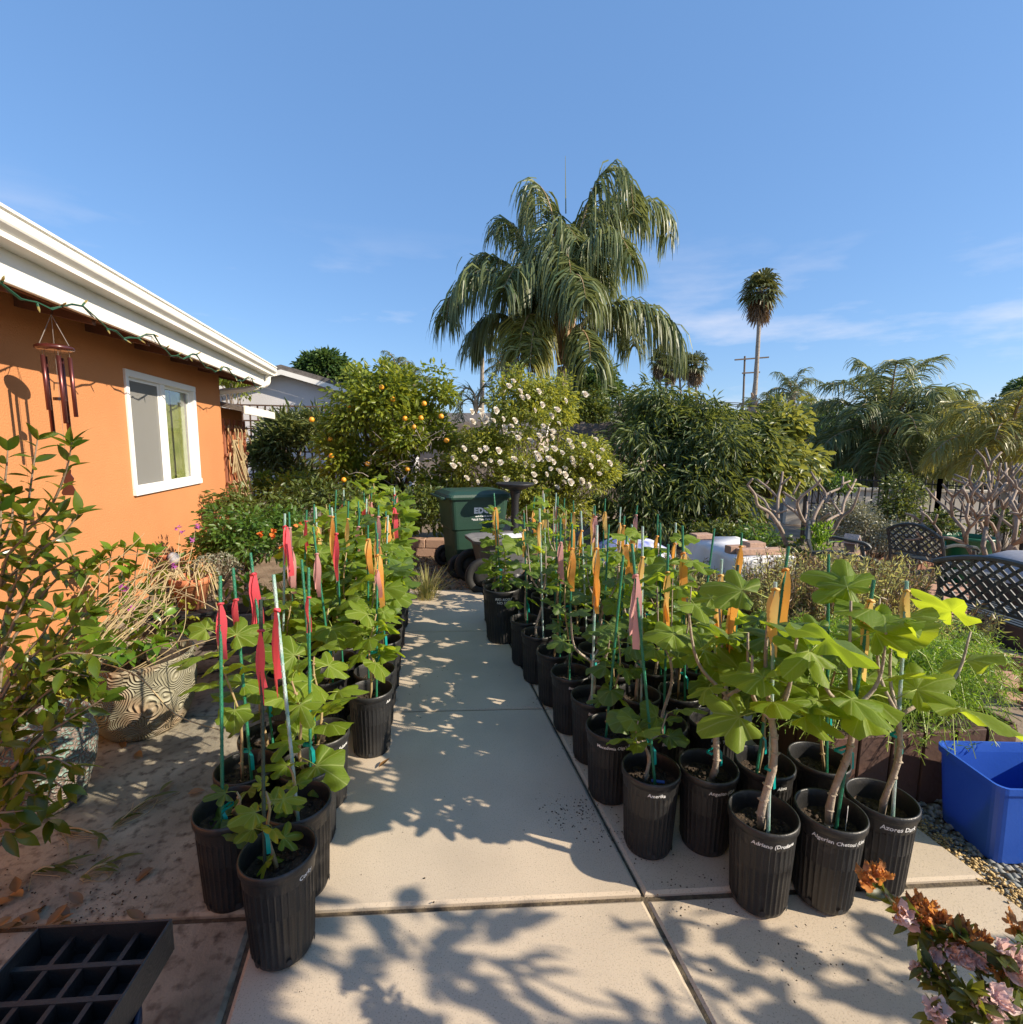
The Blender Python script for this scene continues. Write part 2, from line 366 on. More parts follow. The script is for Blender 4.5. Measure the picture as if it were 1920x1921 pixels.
def glassmat(name, tint=(1, 1, 1), fac=.10):
    m = bpy.data.materials.new(name); m.use_nodes = True; n = m.node_tree.nodes; L = m.node_tree.links; n.remove(n['Principled BSDF'])
    a = n.new('ShaderNodeBsdfTransparent'); a.inputs[0].default_value = tuple(tint)+(1,); b = n.new('ShaderNodeBsdfGlossy'); b.inputs['Roughness'].default_value = .02
    fr = n.new('ShaderNodeLayerWeight'); fr.inputs[0].default_value = .25
    mm = n.new('ShaderNodeMath'); mm.operation = 'MULTIPLY_ADD'; mm.inputs[1].default_value = .6; mm.inputs[2].default_value = fac; L.new(fr.outputs['Fresnel'], mm.inputs[0])
    s = n.new('ShaderNodeMixShader'); L.new(mm.outputs[0], s.inputs[0]); L.new(a.outputs[0], s.inputs[1]); L.new(b.outputs[0], s.inputs[2]); L.new(s.outputs[0], n['Material Output'].inputs[0])
    return m
M['glass'] = glassmat('window_glass'); M['screen'] = glassmat('insect_screen', (.66, .66, .64), .02)
M['screen'].node_tree.nodes['Glossy BSDF'].inputs['Roughness'].default_value = 1.0

# big textured pot: rings of glaze as true bump
def ringglaze(name, ca, cb, cc, scale, ring):
    m = mat(name, ca); n = m.node_tree.nodes; L = m.node_tree.links; b = n['Principled BSDF']; b.inputs['Roughness'].default_value = .55
    t = n.new('ShaderNodeTexCoord'); v = n.new('ShaderNodeTexVoronoi'); v.inputs['Scale'].default_value = scale
    nz_ = n.new('ShaderNodeTexNoise'); nz_.inputs['Scale'].default_value = 6
    ad = n.new('ShaderNodeMix'); ad.data_type = 'RGBA'; ad.inputs['Factor'].default_value = .06
    L.new(t.outputs['Object'], ad.inputs['A']); L.new(t.outputs['Object'], nz_.inputs['Vector']); L.new(nz_.outputs['Color'], ad.inputs['B']); L.new(ad.outputs['Result'], v.inputs['Vector'])
    k = n.new('ShaderNodeMath'); k.operation = 'MULTIPLY'; k.inputs[1].default_value = ring; L.new(v.outputs['Distance'], k.inputs[0])
    s = n.new('ShaderNodeMath'); s.operation = 'SINE'; L.new(k.outputs[0], s.inputs[0])
    r = n.new('ShaderNodeValToRGB'); r.color_ramp.elements[0].position = .0; r.color_ramp.elements[0].color = tuple(cb)+(1,)
    r.color_ramp.elements[1].position = .75; r.color_ramp.elements[1].color = tuple(ca)+(1,)
    mr = n.new('ShaderNodeMapRange'); mr.inputs[1].default_value = -1; L.new(s.outputs[0], mr.inputs[0]); L.new(mr.outputs[0], r.inputs[0])
    n2 = n.new('ShaderNodeTexNoise'); n2.inputs['Scale'].default_value = 5; L.new(t.outputs['Object'], n2.inputs['Vector'])
    r2 = n.new('ShaderNodeValToRGB'); r2.color_ramp.elements[0].position = .5; r2.color_ramp.elements[1].position = .7; L.new(n2.outputs['Fac'], r2.inputs[0])
    mx_ = n.new('ShaderNodeMix'); mx_.data_type = 'RGBA'; L.new(r2.outputs[0], mx_.inputs['Factor']); L.new(r.outputs[0], mx_.inputs['A']); mx_.inputs['B'].default_value = tuple(cc)+(1,)
    L.new(mx_.outputs['Result'], b.inputs['Base Color'])
    bp = n.new('ShaderNodeBump'); bp.inputs['Strength'].default_value = .8; bp.inputs['Distance'].default_value = .008; L.new(s.outputs[0], bp.inputs['Height']); L.new(bp.outputs[0], b.inputs['Normal'])
    return m
M['ring_pot'] = ringglaze('ring_pot', (.33, .31, .215), (.255, .235, .16), (.33, .22, .13), 8.5, 70)
M['glaze_pot'] = ringglaze('glaze_pot', (.20, .30, .26), (.20, .14, .115), (.30, .22, .19), 55, 9)

# ------------------------------------------------------------------ the setting
def smooth(a, b, t): t = min(max((t-a)/(b-a), 0), 1); return t*t*(3-2*t)
def gz(x, y):
    """ground height: level by the patio, falling away towards the bench terrace"""
    z = -.05
    z -= .087*min(max(x-3.7, 0), 4.3) + .35*smooth(8.5, 16, x)*smooth(-5, 6, y)
    return z
def make_ground():
    xs = np.unique(np.concatenate([-np.geomspace(400, 9, 14), np.linspace(-8, 20, 85), np.geomspace(21, 500, 16)]))
    ys = np.unique(np.concatenate([-np.geomspace(200, 5, 9), np.linspace(-4, 24, 85), np.geomspace(25, 900, 18)]))
    V = []
    for y in ys:
        for x in xs:
            z = gz(x, y)
            if -8 < x < 20 and -4 < y < 24: z += .012*math.sin(x*5.1+y*2.3)*math.sin(y*4.7-x*1.9)
            if -2.7 < x < 2.2 and y < 5.5: z = -.07
            V.append((x, y, z))
    nx = len(xs); Fc = [(j*nx+i, j*nx+i+1, (j+1)*nx+i+1, (j+1)*nx+i) for j in range(len(ys)-1) for i in range(nx-1)]
    tag(link('ground', npmesh('ground', V, Fc, M['dirt'], smooth=True)), kind='structure')
make_ground()

XC = [-2.6, -.517, .822, 2.13]
def cut(c, x): return c-.14*x
YC = [-2.35, -1.0, .32, 1.617, 2.955, 4.28, 5.55]
patio = MB().box(((XC[0]+XC[-1])/2, 1.6, -.045), (XC[-1]-XC[0]-.02, 7.6, .05)).build('patio', M['joint']); tag(patio, kind='structure')
for i in range(3):
    for j in range(len(YC)-1):
        x0, x1 = XC[i]+(.0 if i == 0 else .0075), XC[i+1]-(.0 if i == 2 else .0075)
        gp = .0065 if YC[j] != 1.617 else .011
        P = [(x0, cut(YC[j], x0)+gp), (x1, cut(YC[j], x1)+gp), (x1, cut(YC[j+1], x1)-.0065), (x0, cut(YC[j+1], x0)-.0065)]
        dz = (-.010 if j == 2 else 0)+(-.003 if i == 2 else 0)
        c = np.mean(P, 0); ins = [(c+(np.array(p)-c)*(1-.012/np.linalg.norm(np.array(p)-c)*1.3)) for p in P]
        mb = MB(); V = [(p[0], p[1], -.09+dz) for p in P]+[(p[0], p[1], -.008+dz) for p in P]+[(p[0], p[1], dz) for p in ins]
        mb.add(V, [(8, 9, 10, 11)]+[(k, (k+1) % 4, 4+(k+1) % 4, 4+k) for k in range(4)]+[(4+k, 4+(k+1) % 4, 8+(k+1) % 4, 8+k) for k in range(4)])
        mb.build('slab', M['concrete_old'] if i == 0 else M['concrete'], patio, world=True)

# ------------------------------------------------------------------ orange house
W, EV = -2.6, -2.1
YEND = 8.3
house = empty('orange_house', (W, 4, 0), label='single storey house with orange stucco wall, white fascia and sliding window', cat='house')
wy0, wy1, wz0, wz1 = 5.66, 7.33, 1.055, 2.256
mb = MB()
def wallbox(y0, y1, z0, z1): mb.box((W-.1, (y0+y1)/2, (z0+z1)/2), (.2, y1-y0, z1-z0))
wallbox(-3, wy0, -.06, 2.75); wallbox(wy1, YEND, -.06, 2.75); wallbox(wy0, wy1, -.06, wz0); wallbox(wy0, wy1, wz1, 2.75)
mb.box((W-2.2, YEND-.1, 1.3), (4.0, .2, 2.75)); mb.box((W-4.3, 2.6, 1.3), (.2, 11.2, 2.75)); mb.box((W-2.2, -2.9, 1.3), (4.0, .2, 2.75))
mb.build('wall', M['stucco'], house, world=True)
# roof, soffit, fascia
mb = MB(); mb.prism([(EV, 2.60), (EV, 2.66), (W-2.2, 3.62), (W-6.2, 2.66), (W-6.2, 2.60), (W-2.2, 3.55)], -3.4, 8.8, 'y'); mb.build('roof', M['roof'], house, world=True)
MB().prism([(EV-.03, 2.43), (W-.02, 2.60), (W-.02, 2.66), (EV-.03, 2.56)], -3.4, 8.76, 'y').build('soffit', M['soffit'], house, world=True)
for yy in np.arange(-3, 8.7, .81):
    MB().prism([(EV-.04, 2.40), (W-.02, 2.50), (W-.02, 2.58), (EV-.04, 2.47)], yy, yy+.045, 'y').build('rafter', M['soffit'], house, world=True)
fascia = MB().box((EV, 2.68, 2.525), (.03, 12.16, .19), bev=.004).build('fascia', M['white_paint'], house, world=True)
# K-style gutter
gx = EV+.018
gp_ = [(gx, 2.735), (gx, 2.605), (gx+.118, 2.605), (gx+.120, 2.634), (gx+.128, 2.642), (gx+.152, 2.662), (gx+.157, 2.672), (gx+.157, 2.717), (gx+.146, 2.720), (gx+.146, 2.727), (gx+.164, 2.729), (gx+.164, 2.745), (gx+.14, 2.745), (gx+.138, 2.69), (gx+.108, 2.65), (gx+.105, 2.612), (gx+.006, 2.612), (gx+.006, 2.735)]
gut = MB().prism(gp_, -3.4, 8.83, 'y').build('gutter', M['white_paint'], house, world=True)
MB().box((gx+.08, 8.834, 2.675), (.15, .008, .125), bev=.002).build('gutter_end_cap', M['white_paint'], gut, world=True)
dp = bez([(gx+.05, 8.70, 2.63), (gx+.05, 8.70, 2.55), (gx+.02, 8.66, 2.46), (-2.3, 8.50, 2.36), (W-.06, 8.37, 2.28), (W-.1, 8.36, 2.15), (W-.1, 8.36, 1.2), (W-.1, 8.36, .05)], 5)
ds = MB().tube(dp, .04, 8).build('downspout', M['white_paint'], gut, world=True)
for t in range(6, 16, 2):
    MB().tube([dp[t]-.004*nrm(dp[t+1]-dp[t]), dp[t]+.004*nrm(dp[t+1]-dp[t])], .044, 8).build('downspout_ridge', M['white_paint'], gut, world=True)
# sliding window
win = empty('window', (W, (wy0+wy1)/2, wz0)); win.parent = house; win.location = Vector((0, (wy0+wy1)/2-4, wz0)); ymid = 6.46
def wpart(name, y0, y1, z0, z1, x, d, m, bev=.004): return MB().box((W+x, (y0+y1)/2, (z0+z1)/2), (d, y1-y0, z1-z0), bev=bev).build(name, m, win, world=True)
fw = .055
wpart('window_frame', wy0-.01, wy1+.01, wz1-fw, wz1+.01, -.02, .09, M['vinyl']); wpart('window_sill', wy0-.01, wy1+.01, wz0-.01, wz0+fw, -.015, .10, M['vinyl'])
wpart('window_frame', wy0-.01, wy0+fw-.01, wz0+fw, wz1-fw, -.021, .088, M['vinyl']); wpart('window_frame', wy1-fw, wy1+.01, wz0+fw, wz1-fw, -.021, .088, M['vinyl'])
wpart('meeting_rail', ymid-.045, ymid+.045, wz0+fw, wz1-fw, -.03, .07, M['vinyl'])
for (a, b, xx) in ((wy0+fw-.01, ymid-.045, -.035), (ymid+.045, wy1-fw, -.05)):
    for q in ((a, a+.028, wz0+fw, wz1-fw), (b-.028, b, wz0+fw, wz1-fw), (a+.028, b-.028, wz0+fw, wz0+fw+.03), (a+.028, b-.028, wz1-fw-.03, wz1-fw)):
        wpart('sash', *q, xx, .03, M['vinyl'], .003)
wpart('pane', wy0+fw, ymid-.045, wz0+fw, wz1-fw, -.055, .004, M['glass'], 0); wpart('pane', ymid+.045, wy1-fw, wz0+fw, wz1-fw, -.057, .004, M['glass'], 0)
wpart('insect_screen', wy0+fw+.02, ymid-.065, wz0+fw+.03, wz1-fw-.03, -.026, .002, M['screen'], 0)
for (a, b, mm, ph) in ((wy0+.02, ymid-.2, 'curtain', 0), (ymid+.0, wy1-.42, 'curtain_tree_reflection', 1.3), (wy1-.36, wy1-.02, 'curtain_tree_reflection', 2.2), (ymid-.19, ymid-.02, 'curtain', .4)):  # curtains behind the right pane carry its green reflection as colour
    n_ = 60; V = []
    for k in range(n_+1):
        y = a+(b-a)*k/n_; x = W-.115+.018*math.sin(y*38+ph)+.008*math.sin(y*91)
        V += [(x, y, wz0+.03), (x+.006*math.sin(y*17), y, wz1-.02)]
    link('curtain', npmesh('curtain', V, [(2*k, 2*k+2, 2*k+3, 2*k+1) for k in range(n_)], M[mm], smooth=True), win, world=True)
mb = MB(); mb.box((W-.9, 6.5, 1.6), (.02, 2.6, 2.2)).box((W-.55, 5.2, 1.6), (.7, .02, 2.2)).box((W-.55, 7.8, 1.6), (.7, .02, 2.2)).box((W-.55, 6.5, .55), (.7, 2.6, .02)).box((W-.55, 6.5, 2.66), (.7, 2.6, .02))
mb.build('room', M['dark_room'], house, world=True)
# lower addition behind the corner
XA = -2.72; YA = float(pl(458, 850, 0, XA)[1])
MB().box((XA-.9, (YEND+YA)/2, 1.0), (1.8, YA-YEND, 2.2)).build('addition_wall', M['stucco'], house, world=True)
MB().prism([(XA+.42, 2.02), (XA+.42, 2.09), (XA-1.9, 2.62), (XA-1.9, 2.55)], YEND+.03, YA+.35, 'y').build('addition_roof', M['roof'], house, world=True)
MB().box((XA+.435, (YEND+YA)/2+.2, 2.05), (.025, YA-YEND+.36, .12), bev=.003).build('addition_fascia', M['white_paint'], house, world=True)

# neighbour's pale house with low gable, behind the loquat
def gable_house(name, label, c, ry, wid, dep, eave, ridge, mw, mr, over=.35, wins=()):
    e = empty(name, c, ry, label, 'house'); mb = MB()
    mb.prism([(-wid/2, -1.0), (wid/2, -1.0), (wid/2, eave), (0, ridge), (-wid/2, eave)], -dep/2, dep/2, 'y'); mb.build('wall', mw, e)
    s = (ridge-eave)/(wid/2); mb = MB()
    for sg in (-1, 1):
        mb.prism([(0, ridge+.02), (0, ridge+.16), (sg*(wid/2+over), eave-s*over+.16), (sg*(wid/2+over), eave-s*over+.02)], -dep/2-over, dep/2+over, 'y')
    r = mb.build('roof', mr, e)
    for sg in (-1, 1):
        MB().prism([(0, ridge-.13), (0, ridge+.015), (sg*(wid/2+over), eave-s*over+.015), (sg*(wid/2+over), eave-s*over-.13)], -dep/2-over-.03, -dep/2-over, 'y').build('barge_board', M['white_paint'], e)
    for (x, z, ww, hh) in wins:
        f = MB().box((x, -dep/2-.01, z), (ww, .06, hh), bev=.01).build('window', M['white_paint'], e)
        MB().box((x, -dep/2-.045, z), (ww-.14, .02, hh-.14)).build('pane', M['dark_glass'], f)
    return e
M['dark_glass'] = mat('dark_glass', (.02, .025, .03), rough=.08)
c = at(545, 780, 15); gable_house('pale_house', 'pale stucco neighbouring house with low gable and dark roof edge behind the trellis', (c[0], c[1]+4, -.1), -.06, 7.4, 7, 2.75, 3.75, M['lgrey_wall'], M['roof'])
c = at(1150, 790, 34); gable_house('tan_house', 'small tan gabled house behind the weathered board fence and utility pole', (c[0], c[1], -.2), .35, 7, 8, 2.8, 4.3, M['beige_wall'], M['tan_roof'], wins=((1.2, 1.9, 1.2, 1.0),))
c = at(880, 790, 30); gable_house('grey_roof_house', 'low house with grey roof between the orange tree and the rose', (c[0], c[1], -.2), 1.2, 6, 9, 2.3, 3.4, M['beige_wall'], M['roof'])
c = at(1400, 795, 60); gable_house('sunlit_roof_house', 'distant house with sunlit tan roof at the foot of the tall fan palm', (c[0], c[1], -.4), 1.0, 10, 14, 3.2, 5.4, M['beige_wall'], M['tan_roof'])
c = at(1900, 930, 17); gable_house('brown_house', 'low brown house with white framed window behind the iron fence', (c[0]+1.5, c[1]+3, -1.2), -.95, 9, 12, 2.5, 3.4, M['beige_wall'], M['tan_roof'], wins=((-2.2, 1.45, 1.5, 1.0), (1.4, 1.45, 1.5, 1.0)))
c = at(1590, 840, 24)
sh = empty('flat_roof_shed', (c[0], c[1], -.6), -.3, 'long low shed with cream corrugated roof beyond the palm', 'shed')
MB().box((0, 1.2, .9), (5, 2.4, 2.4)).build('wall', M['beige_wall'], sh)
for k in range(20): MB().box((-2.7+k*.285, 1.2, 2.2), (.24, 3, .06), R=np.array([[1, 0, 0], [0, .995, -.1], [0, .1, .995]])).build('roof_panel', M['cream'], sh)

# ------------------------------------------------------------------ fences
def fence(name, label, A, B, h, m, bw=.14, gap=.008, zb=None, posts=True, jag=.03, lean=0):
    A = np.array(A, float); B = np.array(B, float); L_ = np.linalg.norm((B-A)[:2]); a = math.atan2(B[1]-A[1], B[0]-A[0])
    e = empty(name, A, a, label, 'fence'); n_ = int(L_/(bw+gap))
    dz = B[2]-A[2]
    for k in range(n_):
        x = (k+.5)*(bw+gap); hh = h+U(-jag, jag); c_ = min(.03, bw*.25); zb_ = dz*x/L_
        MB().prism([(x-bw/2, zb_), (x+bw/2, zb_), (x+bw/2, zb_+hh-c_), (x+bw/2-c_, zb_+hh), (x-bw/2+c_, zb_+hh), (x-bw/2, zb_+hh-c_)], -.011+U(-.004, .004), .011, 'y').build('picket', m, e)
    for z in (.35, h-.35):
        mb = MB(); mb.box((L_/2, .04, z+dz/2), (L_, .04, .09)); mb.build('rail', m, e)
    return e
p0, p1 = at(1062, 838, 11.6), at(1168, 838, 11.6); fence('board_fence', 'weathered dark board fence behind the white rose', (p0[0]-.3, p0[1], .1), (p1[0]+.4, p1[1], .1), float(at(1100, 793, 11.6)[2])-.1, M['fence_wood'])
p0, p1 = at(838, 838, 11.8), at(905, 838, 11.8); fence('short_fence', 'dark board fence between orange tree and rose', (p0[0]-.2, p0[1], .1), (p1[0]+.2, p1[1], .1), float(at(870, 792, 11.8)[2])-.1, M['fence_wood'])
p0, p1 = at(1516, 905, 13), at(1570, 905, 13); fence('grey_board_fence', 'pale grey boards of a short fence behind the plumeria', (p0[0], p0[1], -.3), (p1[0], p1[1], -.3), 1.25, M['fence_grey'], bw=.17)
p0, p1 = at(1520, 890, 17), at(1720, 890, 17); fence('dark_fence', 'dark stained board fence behind the right hand palm trunk', (p0[0], p0[1], -.6), (p1[0]+4, p1[1]-2, -.6), 1.7, M['fence_wood'])
p0, p1 = at(1560, 850, 22), at(1700, 850, 22); fence('red_fence', 'reddish board fence below the shed roof', (p0[0]-2, p0[1], -.6), (p1[0], p1[1], -.6), 1.8, M['fence_red'])
# brown lattice screen in front of the pale house
lat = empty('lattice_screen', tuple(pl(452, 980, 1, 11.4)*[1, 1, 0]), 0, 'dark brown square lattice screen behind the loquat', 'trellis')
for k in range(17): MB().box((k*.145, 0, 1.15), (.03, .018, 2.3)).build('slat', M['lattice'], lat)
for k in range(15): MB().box((1.16, -.018, .14+k*.155), (2.36, .016, .03)).build('slat', M['lattice'], lat)
# iron fence
def iron_fence():
    A = cf(8.0*.675, 8.0, 0); pts = [at(1515, 900, 10.6), at(1662, 930, 10.2), at(1760, 940, 9.3), at(1925, 985, 8.2)]
    e = empty('iron_fence', (pts[0][0], pts[0][1], -.5), label='black iron picket fence along the drop below the garden', cat='fence')
    for s in range(3):
        a, b = pts[s].copy(), pts[s+1].copy(); za, zb = gz(a[0], a[1])+.02, gz(b[0], b[1])+.02
        L_ = math.hypot(b[0]-a[0], b[1]-a[1]); n_ = int(L_/.115)
        for k in range(n_+1):
            t = k/n_; p = a*(1-t)+b*t; z = za*(1-t)+zb*t; r = .028 if k in (0, n_) else .009
            MB().box((p[0], p[1], z+.72), (2*r, 2*r, 1.46 if r < .02 else 1.54)).build('post' if r > .02 else 'picket', M['iron'], e, world=True)
        for h in (.18, .86, 1.38):
            MB().tube([(a[0], a[1], za+h), (b[0], b[1], zb+h)], .016, 4).build('rail', M['iron'], e, world=True)
iron_fence()
c = at(1700, 960, 13.5); pw = empty('pale_garden_wall', (c[0], c[1], -1), -.35, 'low sunlit pale wall seen through the iron fence', 'wall')
MB().box((1.5, 0, .80), (9, .2, 1.4), bev=.01).build('wall_face', M['pale_wall'], pw); MB().box((1.5, 0, 1.53), (9.1, .3, .07), bev=.01).build('coping', M['pale_wall'], pw)
# retaining walls (stacked blocks)
def blocks(name, label, A, B, rows, bl, bh, bd, m, z0):
    A = np.array(A); B = np.array(B); L_ = np.linalg.norm((B-A)[:2]); a = math.atan2(B[1]-A[1], B[0]-A[0]); e = empty(name, (A[0], A[1], z0), a, label, 'wall')
    proto = MB().box((0, 0, 0), (bl-.008, bd, bh-.006), bev=.008).mesh('block', m)
    for r in range(rows):
        for k in range(int(L_/bl)):
            o = link('block', proto, e, loc=(bl*(k+.5+(r % 2)*.5), U(-.008, .008), bh*(r+.5))); o.rotation_euler = (0, 0, U(-.03, .03))
    return e
blocks('block_border', 'low border of reddish blocks between the orange tree and the bin', (-1.6, 7.9), (1.0, 7.35), 2, .30, .13, .2, M['block'], -.05)
a, b = cf(4.2, 7.4, 0), cf(7.6, 8.3, 0); blocks('brick_border', 'low brick edging behind the garden seats', a, b, 3, .22, .1, .12, M['brick'], -.32)
# paved terrace under the benches
terr = MB().box((0, 0, 0), (4.6, 4.4, .05)); tc_ = cf(5.6, 5.2, -.30)
terrace = terr.build('terrace', M['joint']); terrace.location = tc_; terrace.rotation_euler = (0, .087, -.2); tag(terrace, kind='structure')
proto = MB().box((0, 0, 0), (.205, .1, .05), bev=.006).mesh('paver', M['paver'])
cnt = 0
for j in range(40):
    for i in range(21):
        x = -2.2+i*.215+(j % 2)*.1; y = -2.1+j*.108
        q = np.array(tc_)+rotz(-.2) @ np.array([x, y, 0]); r = AX.T @ (q-CO)
        if r[2] < .5 or abs(r[0]/r[2]) > 1.05 or cnt > 430: continue
        cnt += 1; o = link('paver', proto, terrace, loc=(x, y, .022+U(-.003, .003)))

# ------------------------------------------------------------------ foliage tools
LENS = (np.array([(0, 0, 0), (-.20, .34, .06), (0, .34, -.01), (.20, .34, .06), (-.17, .70, .03), (0, .70, -.05), (.17, .70, .03), (0, 1, -.14)]),
        np.array([(0, 2, 1, 1), (0, 3, 2, 2), (1, 2, 5, 4), (2, 3, 6, 5), (4, 5, 7, 7), (5, 6, 7, 7)]))
SIMP = (np.array([(0, 0, 0), (-.24, .48, .07), (.24, .48, .07), (0, 1, -.1)]), np.array([(0, 3, 1), (0, 2, 3)]))
NARROW = (np.array([(0, 0, 0), (-.09, .45, .03), (.09, .45, .03), (0, 1, -.16)]), np.array([(0, 3, 1), (0, 2, 3)]))
def frames(D, Nn):
    D = D/np.linalg.norm(D, axis=1, keepdims=True); X = np.cross(D, Nn); X /= (np.linalg.norm(X, axis=1, keepdims=True)+1e-9); Z = np.cross(X, D)
    return np.stack([X, D, Z], 2)
def scatter(name, tpl, P, D, Nn, S, m, fm=None, smooth=False):
    T, Fc = tpl; R = frames(np.asarray(D, float), np.asarray(Nn, float)); n = len(P)
    V = np.einsum('nij,kj->nki', R, T)*np.asarray(S).reshape(-1, 1, 1)+np.asarray(P)[:, None, :]
    Fa = (Fc[None]+(np.arange(n)*len(T))[:, None, None]).reshape(-1, Fc.shape[1])
    if Fc.shape[1] == 4:   # drop doubled corners of triangles
        tri = Fa[:, 2] == Fa[:, 3]
        A = Fa[~tri]; B = Fa[tri][:, :3]
        A = np.concatenate([A[:, [0, 1, 2]], A[:, [0, 2, 3]], B]); Fa = A
    return npmesh(name, V.reshape(-1, 3), Fa, m, smooth=smooth)
def rv(n): v = rng.normal(size=(n, 3)); return v/np.linalg.norm(v, axis=1, keepdims=True)

def clumps(ells, nclump, rc):
    """clump centres near the surface of a set of ellipsoids"""
    out = []; vol = np.array([e[1][0]*e[1][1]*e[1][2] for e in ells])**(2/3); vol = vol/vol.sum()
    idx = rng.choice(len(ells), nclump, p=vol)
    for i in idx:
        c, r = np.array(ells[i][0]), np.array(ells[i][1]); d = rv(1)[0]
        if d[2] < -.55: d[2] *= -.4
        out.append((c+d*r*U(.62, 1.0), rc*U(.6, 1.25), d))
    return out
def leaf_cloud(cl, n, size, out=.9, droop=.3, up=.5):
    k = len(cl); per = rng.multinomial(n, np.ones(k)/k); P = []; D = []; Nn = []
    for (c, r, d), m in zip(cl, per):
        o = rv(m)*(rng.random((m, 1))**.45)*r; o[:, 2] *= .8
        P.append(c+o); dd = o/r*out+rv(m)*.55+d*.45; dd[:, 2] -= droop; D.append(dd)
        nn = rv(m)*.7+d*.5; nn[:, 2] += up; Nn.append(nn)
    P = np.concatenate(P); return P, np.concatenate(D), np.concatenate(Nn), size*rng.uniform(.65, 1.25, len(P))
def limb(mb, a, b, r0, r1, n=5, wig=.06, k=6, mi=0):
    a = np.array(a, float); b = np.array(b, float); L_ = np.linalg.norm(b-a)
    pts = [a+(b-a)*i/k+(rng.normal(size=3)*wig*L_*.3 if 0 < i < k else 0) for i in range(k+1)]
    mb.tube(pts, [r0+(r1-r0)*i/k for i in range(k+1)], n, mi)
    return pts
def tree(name, label, base, ells, n, size, m, trunk_r=.09, nclump=60, rc=.3, tpl=LENS, cat='tree', group=None, fork=.35, tm=None, droop=.3, trunk=True, nlimb=14, up=.5):
    base = np.array(base, float); e = empty(name, base, 0, label, cat, group); cl = clumps(ells, nclump, rc)
    tm = tm or M['trunk']; c0 = np.mean([q[0] for q in ells], 0); mb = MB()
    top = base+(c0-base)*fork*np.array([.6, .6, 1.0])
    if trunk:
        limb(mb, base-[0, 0, .1], top, trunk_r, trunk_r*.75, 8, .05)
        for (c, r, d) in cl[:nlimb]:
            mid = top+(c-top)*.5+rng.normal(size=3)*.08; p = limb(mb, top, mid, trunk_r*.5, trunk_r*.28, 5, .1, 4); limb(mb, mid, c, trunk_r*.28, .006, 4, .1, 4)
        mb.build('trunk', tm, e, world=True, smooth=True)
    P, D, Nn, S = leaf_cloud(cl, n, size, droop=droop, up=up)
    me = scatter('crown', tpl, P, D, Nn, S, m); link('crown', me, e, world=True)
    return e, cl
def sph(c, r, n=8, sq=1):
    pr = [(r*math.sin(math.pi*i/n)+1e-4, -r*sq*math.cos(math.pi*i/n)) for i in range(n+1)]; return pr

# ------------------------------------------------------------------ garden trees (behind the pots)
def ell(px, py, d, rx, ry, rz): return (at(px, py, d), (rx, ry, rz))
b = at(735, 1000, 8.9); b[2] = 0
orange, ocl = tree('orange_tree', 'broad orange tree with yellow green leaves and ripe fruit', b,
    [ell(720, 770, 8.6, .82, .7, .72), ell(800, 850, 8.4, .62, .6, .8), ell(660, 850, 8.8, .55, .6, .7), ell(700, 940, 8.7, .7, .6, .5), ell(830, 930, 8.3, .4, .4, .45), ell(830, 745, 8.3, .26, .3, .42), ell(690, 715, 8.6, .42, .4, .25), ell(740, 975, 8.5, .9, .4, .3)],
    20000, .105, M['citrus'], .10, 150, .27, fork=.35, nlimb=26)
opr = MB().lathe(sph(0, .040), 12).mesh('orange', M['orange_fruit'], True)
for (px, py, d) in ((790, 784, 7.9), (777, 801, 7.9), (760, 785, 7.9), (716, 726, 7.9), (737, 749, 7.9), (645, 900, 8.0), (838, 826, 7.7), (620, 824, 8.2), (585, 787, 7.7), (796, 757, 7.9), (828, 781, 7.8), (655, 760, 8.0), (622, 855, 8.1), (690, 870, 8.0), (765, 880, 7.9)):
    o = link('orange', opr, orange); o.location = Vector(at(px, py, d))-orange.location
mb = MB()
for k in range(60):
    p = at(U(690, 850), U(800, 900), U(7.8, 8.1)); q = p+rng.normal(size=3)*[.22, .1, .18]; limb(mb, p, q, .006, .002, 3, .3, 4)
mb.build('dead_twig', M['fence_grey'], orange, world=True)
b = at(540, 950, 10.2); b[2] = 0
tree('loquat_tree', 'dark leaved loquat tree beside the orange stucco wall', b, [ell(550, 825, 10.1, .62, .5, .46), ell(505, 865, 10.0, .34, .4, .45), ell(590, 805, 10.3, .4, .4, .3), ell(540, 900, 10.1, .6, .4, .4)], 3600, .23, M['loquat'], .06, 60, .27, NARROW, fork=.5, droop=.0)
b = at(545, 975, 9.0); b[2] = 0
tree('citrus_bush', 'low citrus bush with bright leaves under the loquat', b, [ell(545, 915, 9.0, .36, .4, .32), ell(505, 925, 9.2, .25, .3, .3), ell(590, 925, 8.8, .35, .3, .3)], 2600, .095, M['citrus'], .03, 45, .2, cat='bush')
b = at(985, 980, 8.3); b[2] = 0
rose, rcl = tree('rose_bush', 'tall climbing rose bush covered in white blooms', b,
    [ell(985, 790, 8.2, .72, .6, .6), ell(1080, 880, 8.0, .62, .55, .52), ell(900, 870, 8.1, .5, .5, .6), ell(1000, 900, 7.9, .8, .5, .5), ell(960, 730, 8.2, .3, .3, .3), ell(1120, 900, 7.9, .3, .3, .4), ell(1030, 745, 8.2, .4, .3, .3), ell(1010, 965, 8.0, .9, .4, .35)],
    31000, .066, M['rose_leaf'], .05, 240, .22, fork=.3, nlimb=40, cat='bush')
mbr = MB()
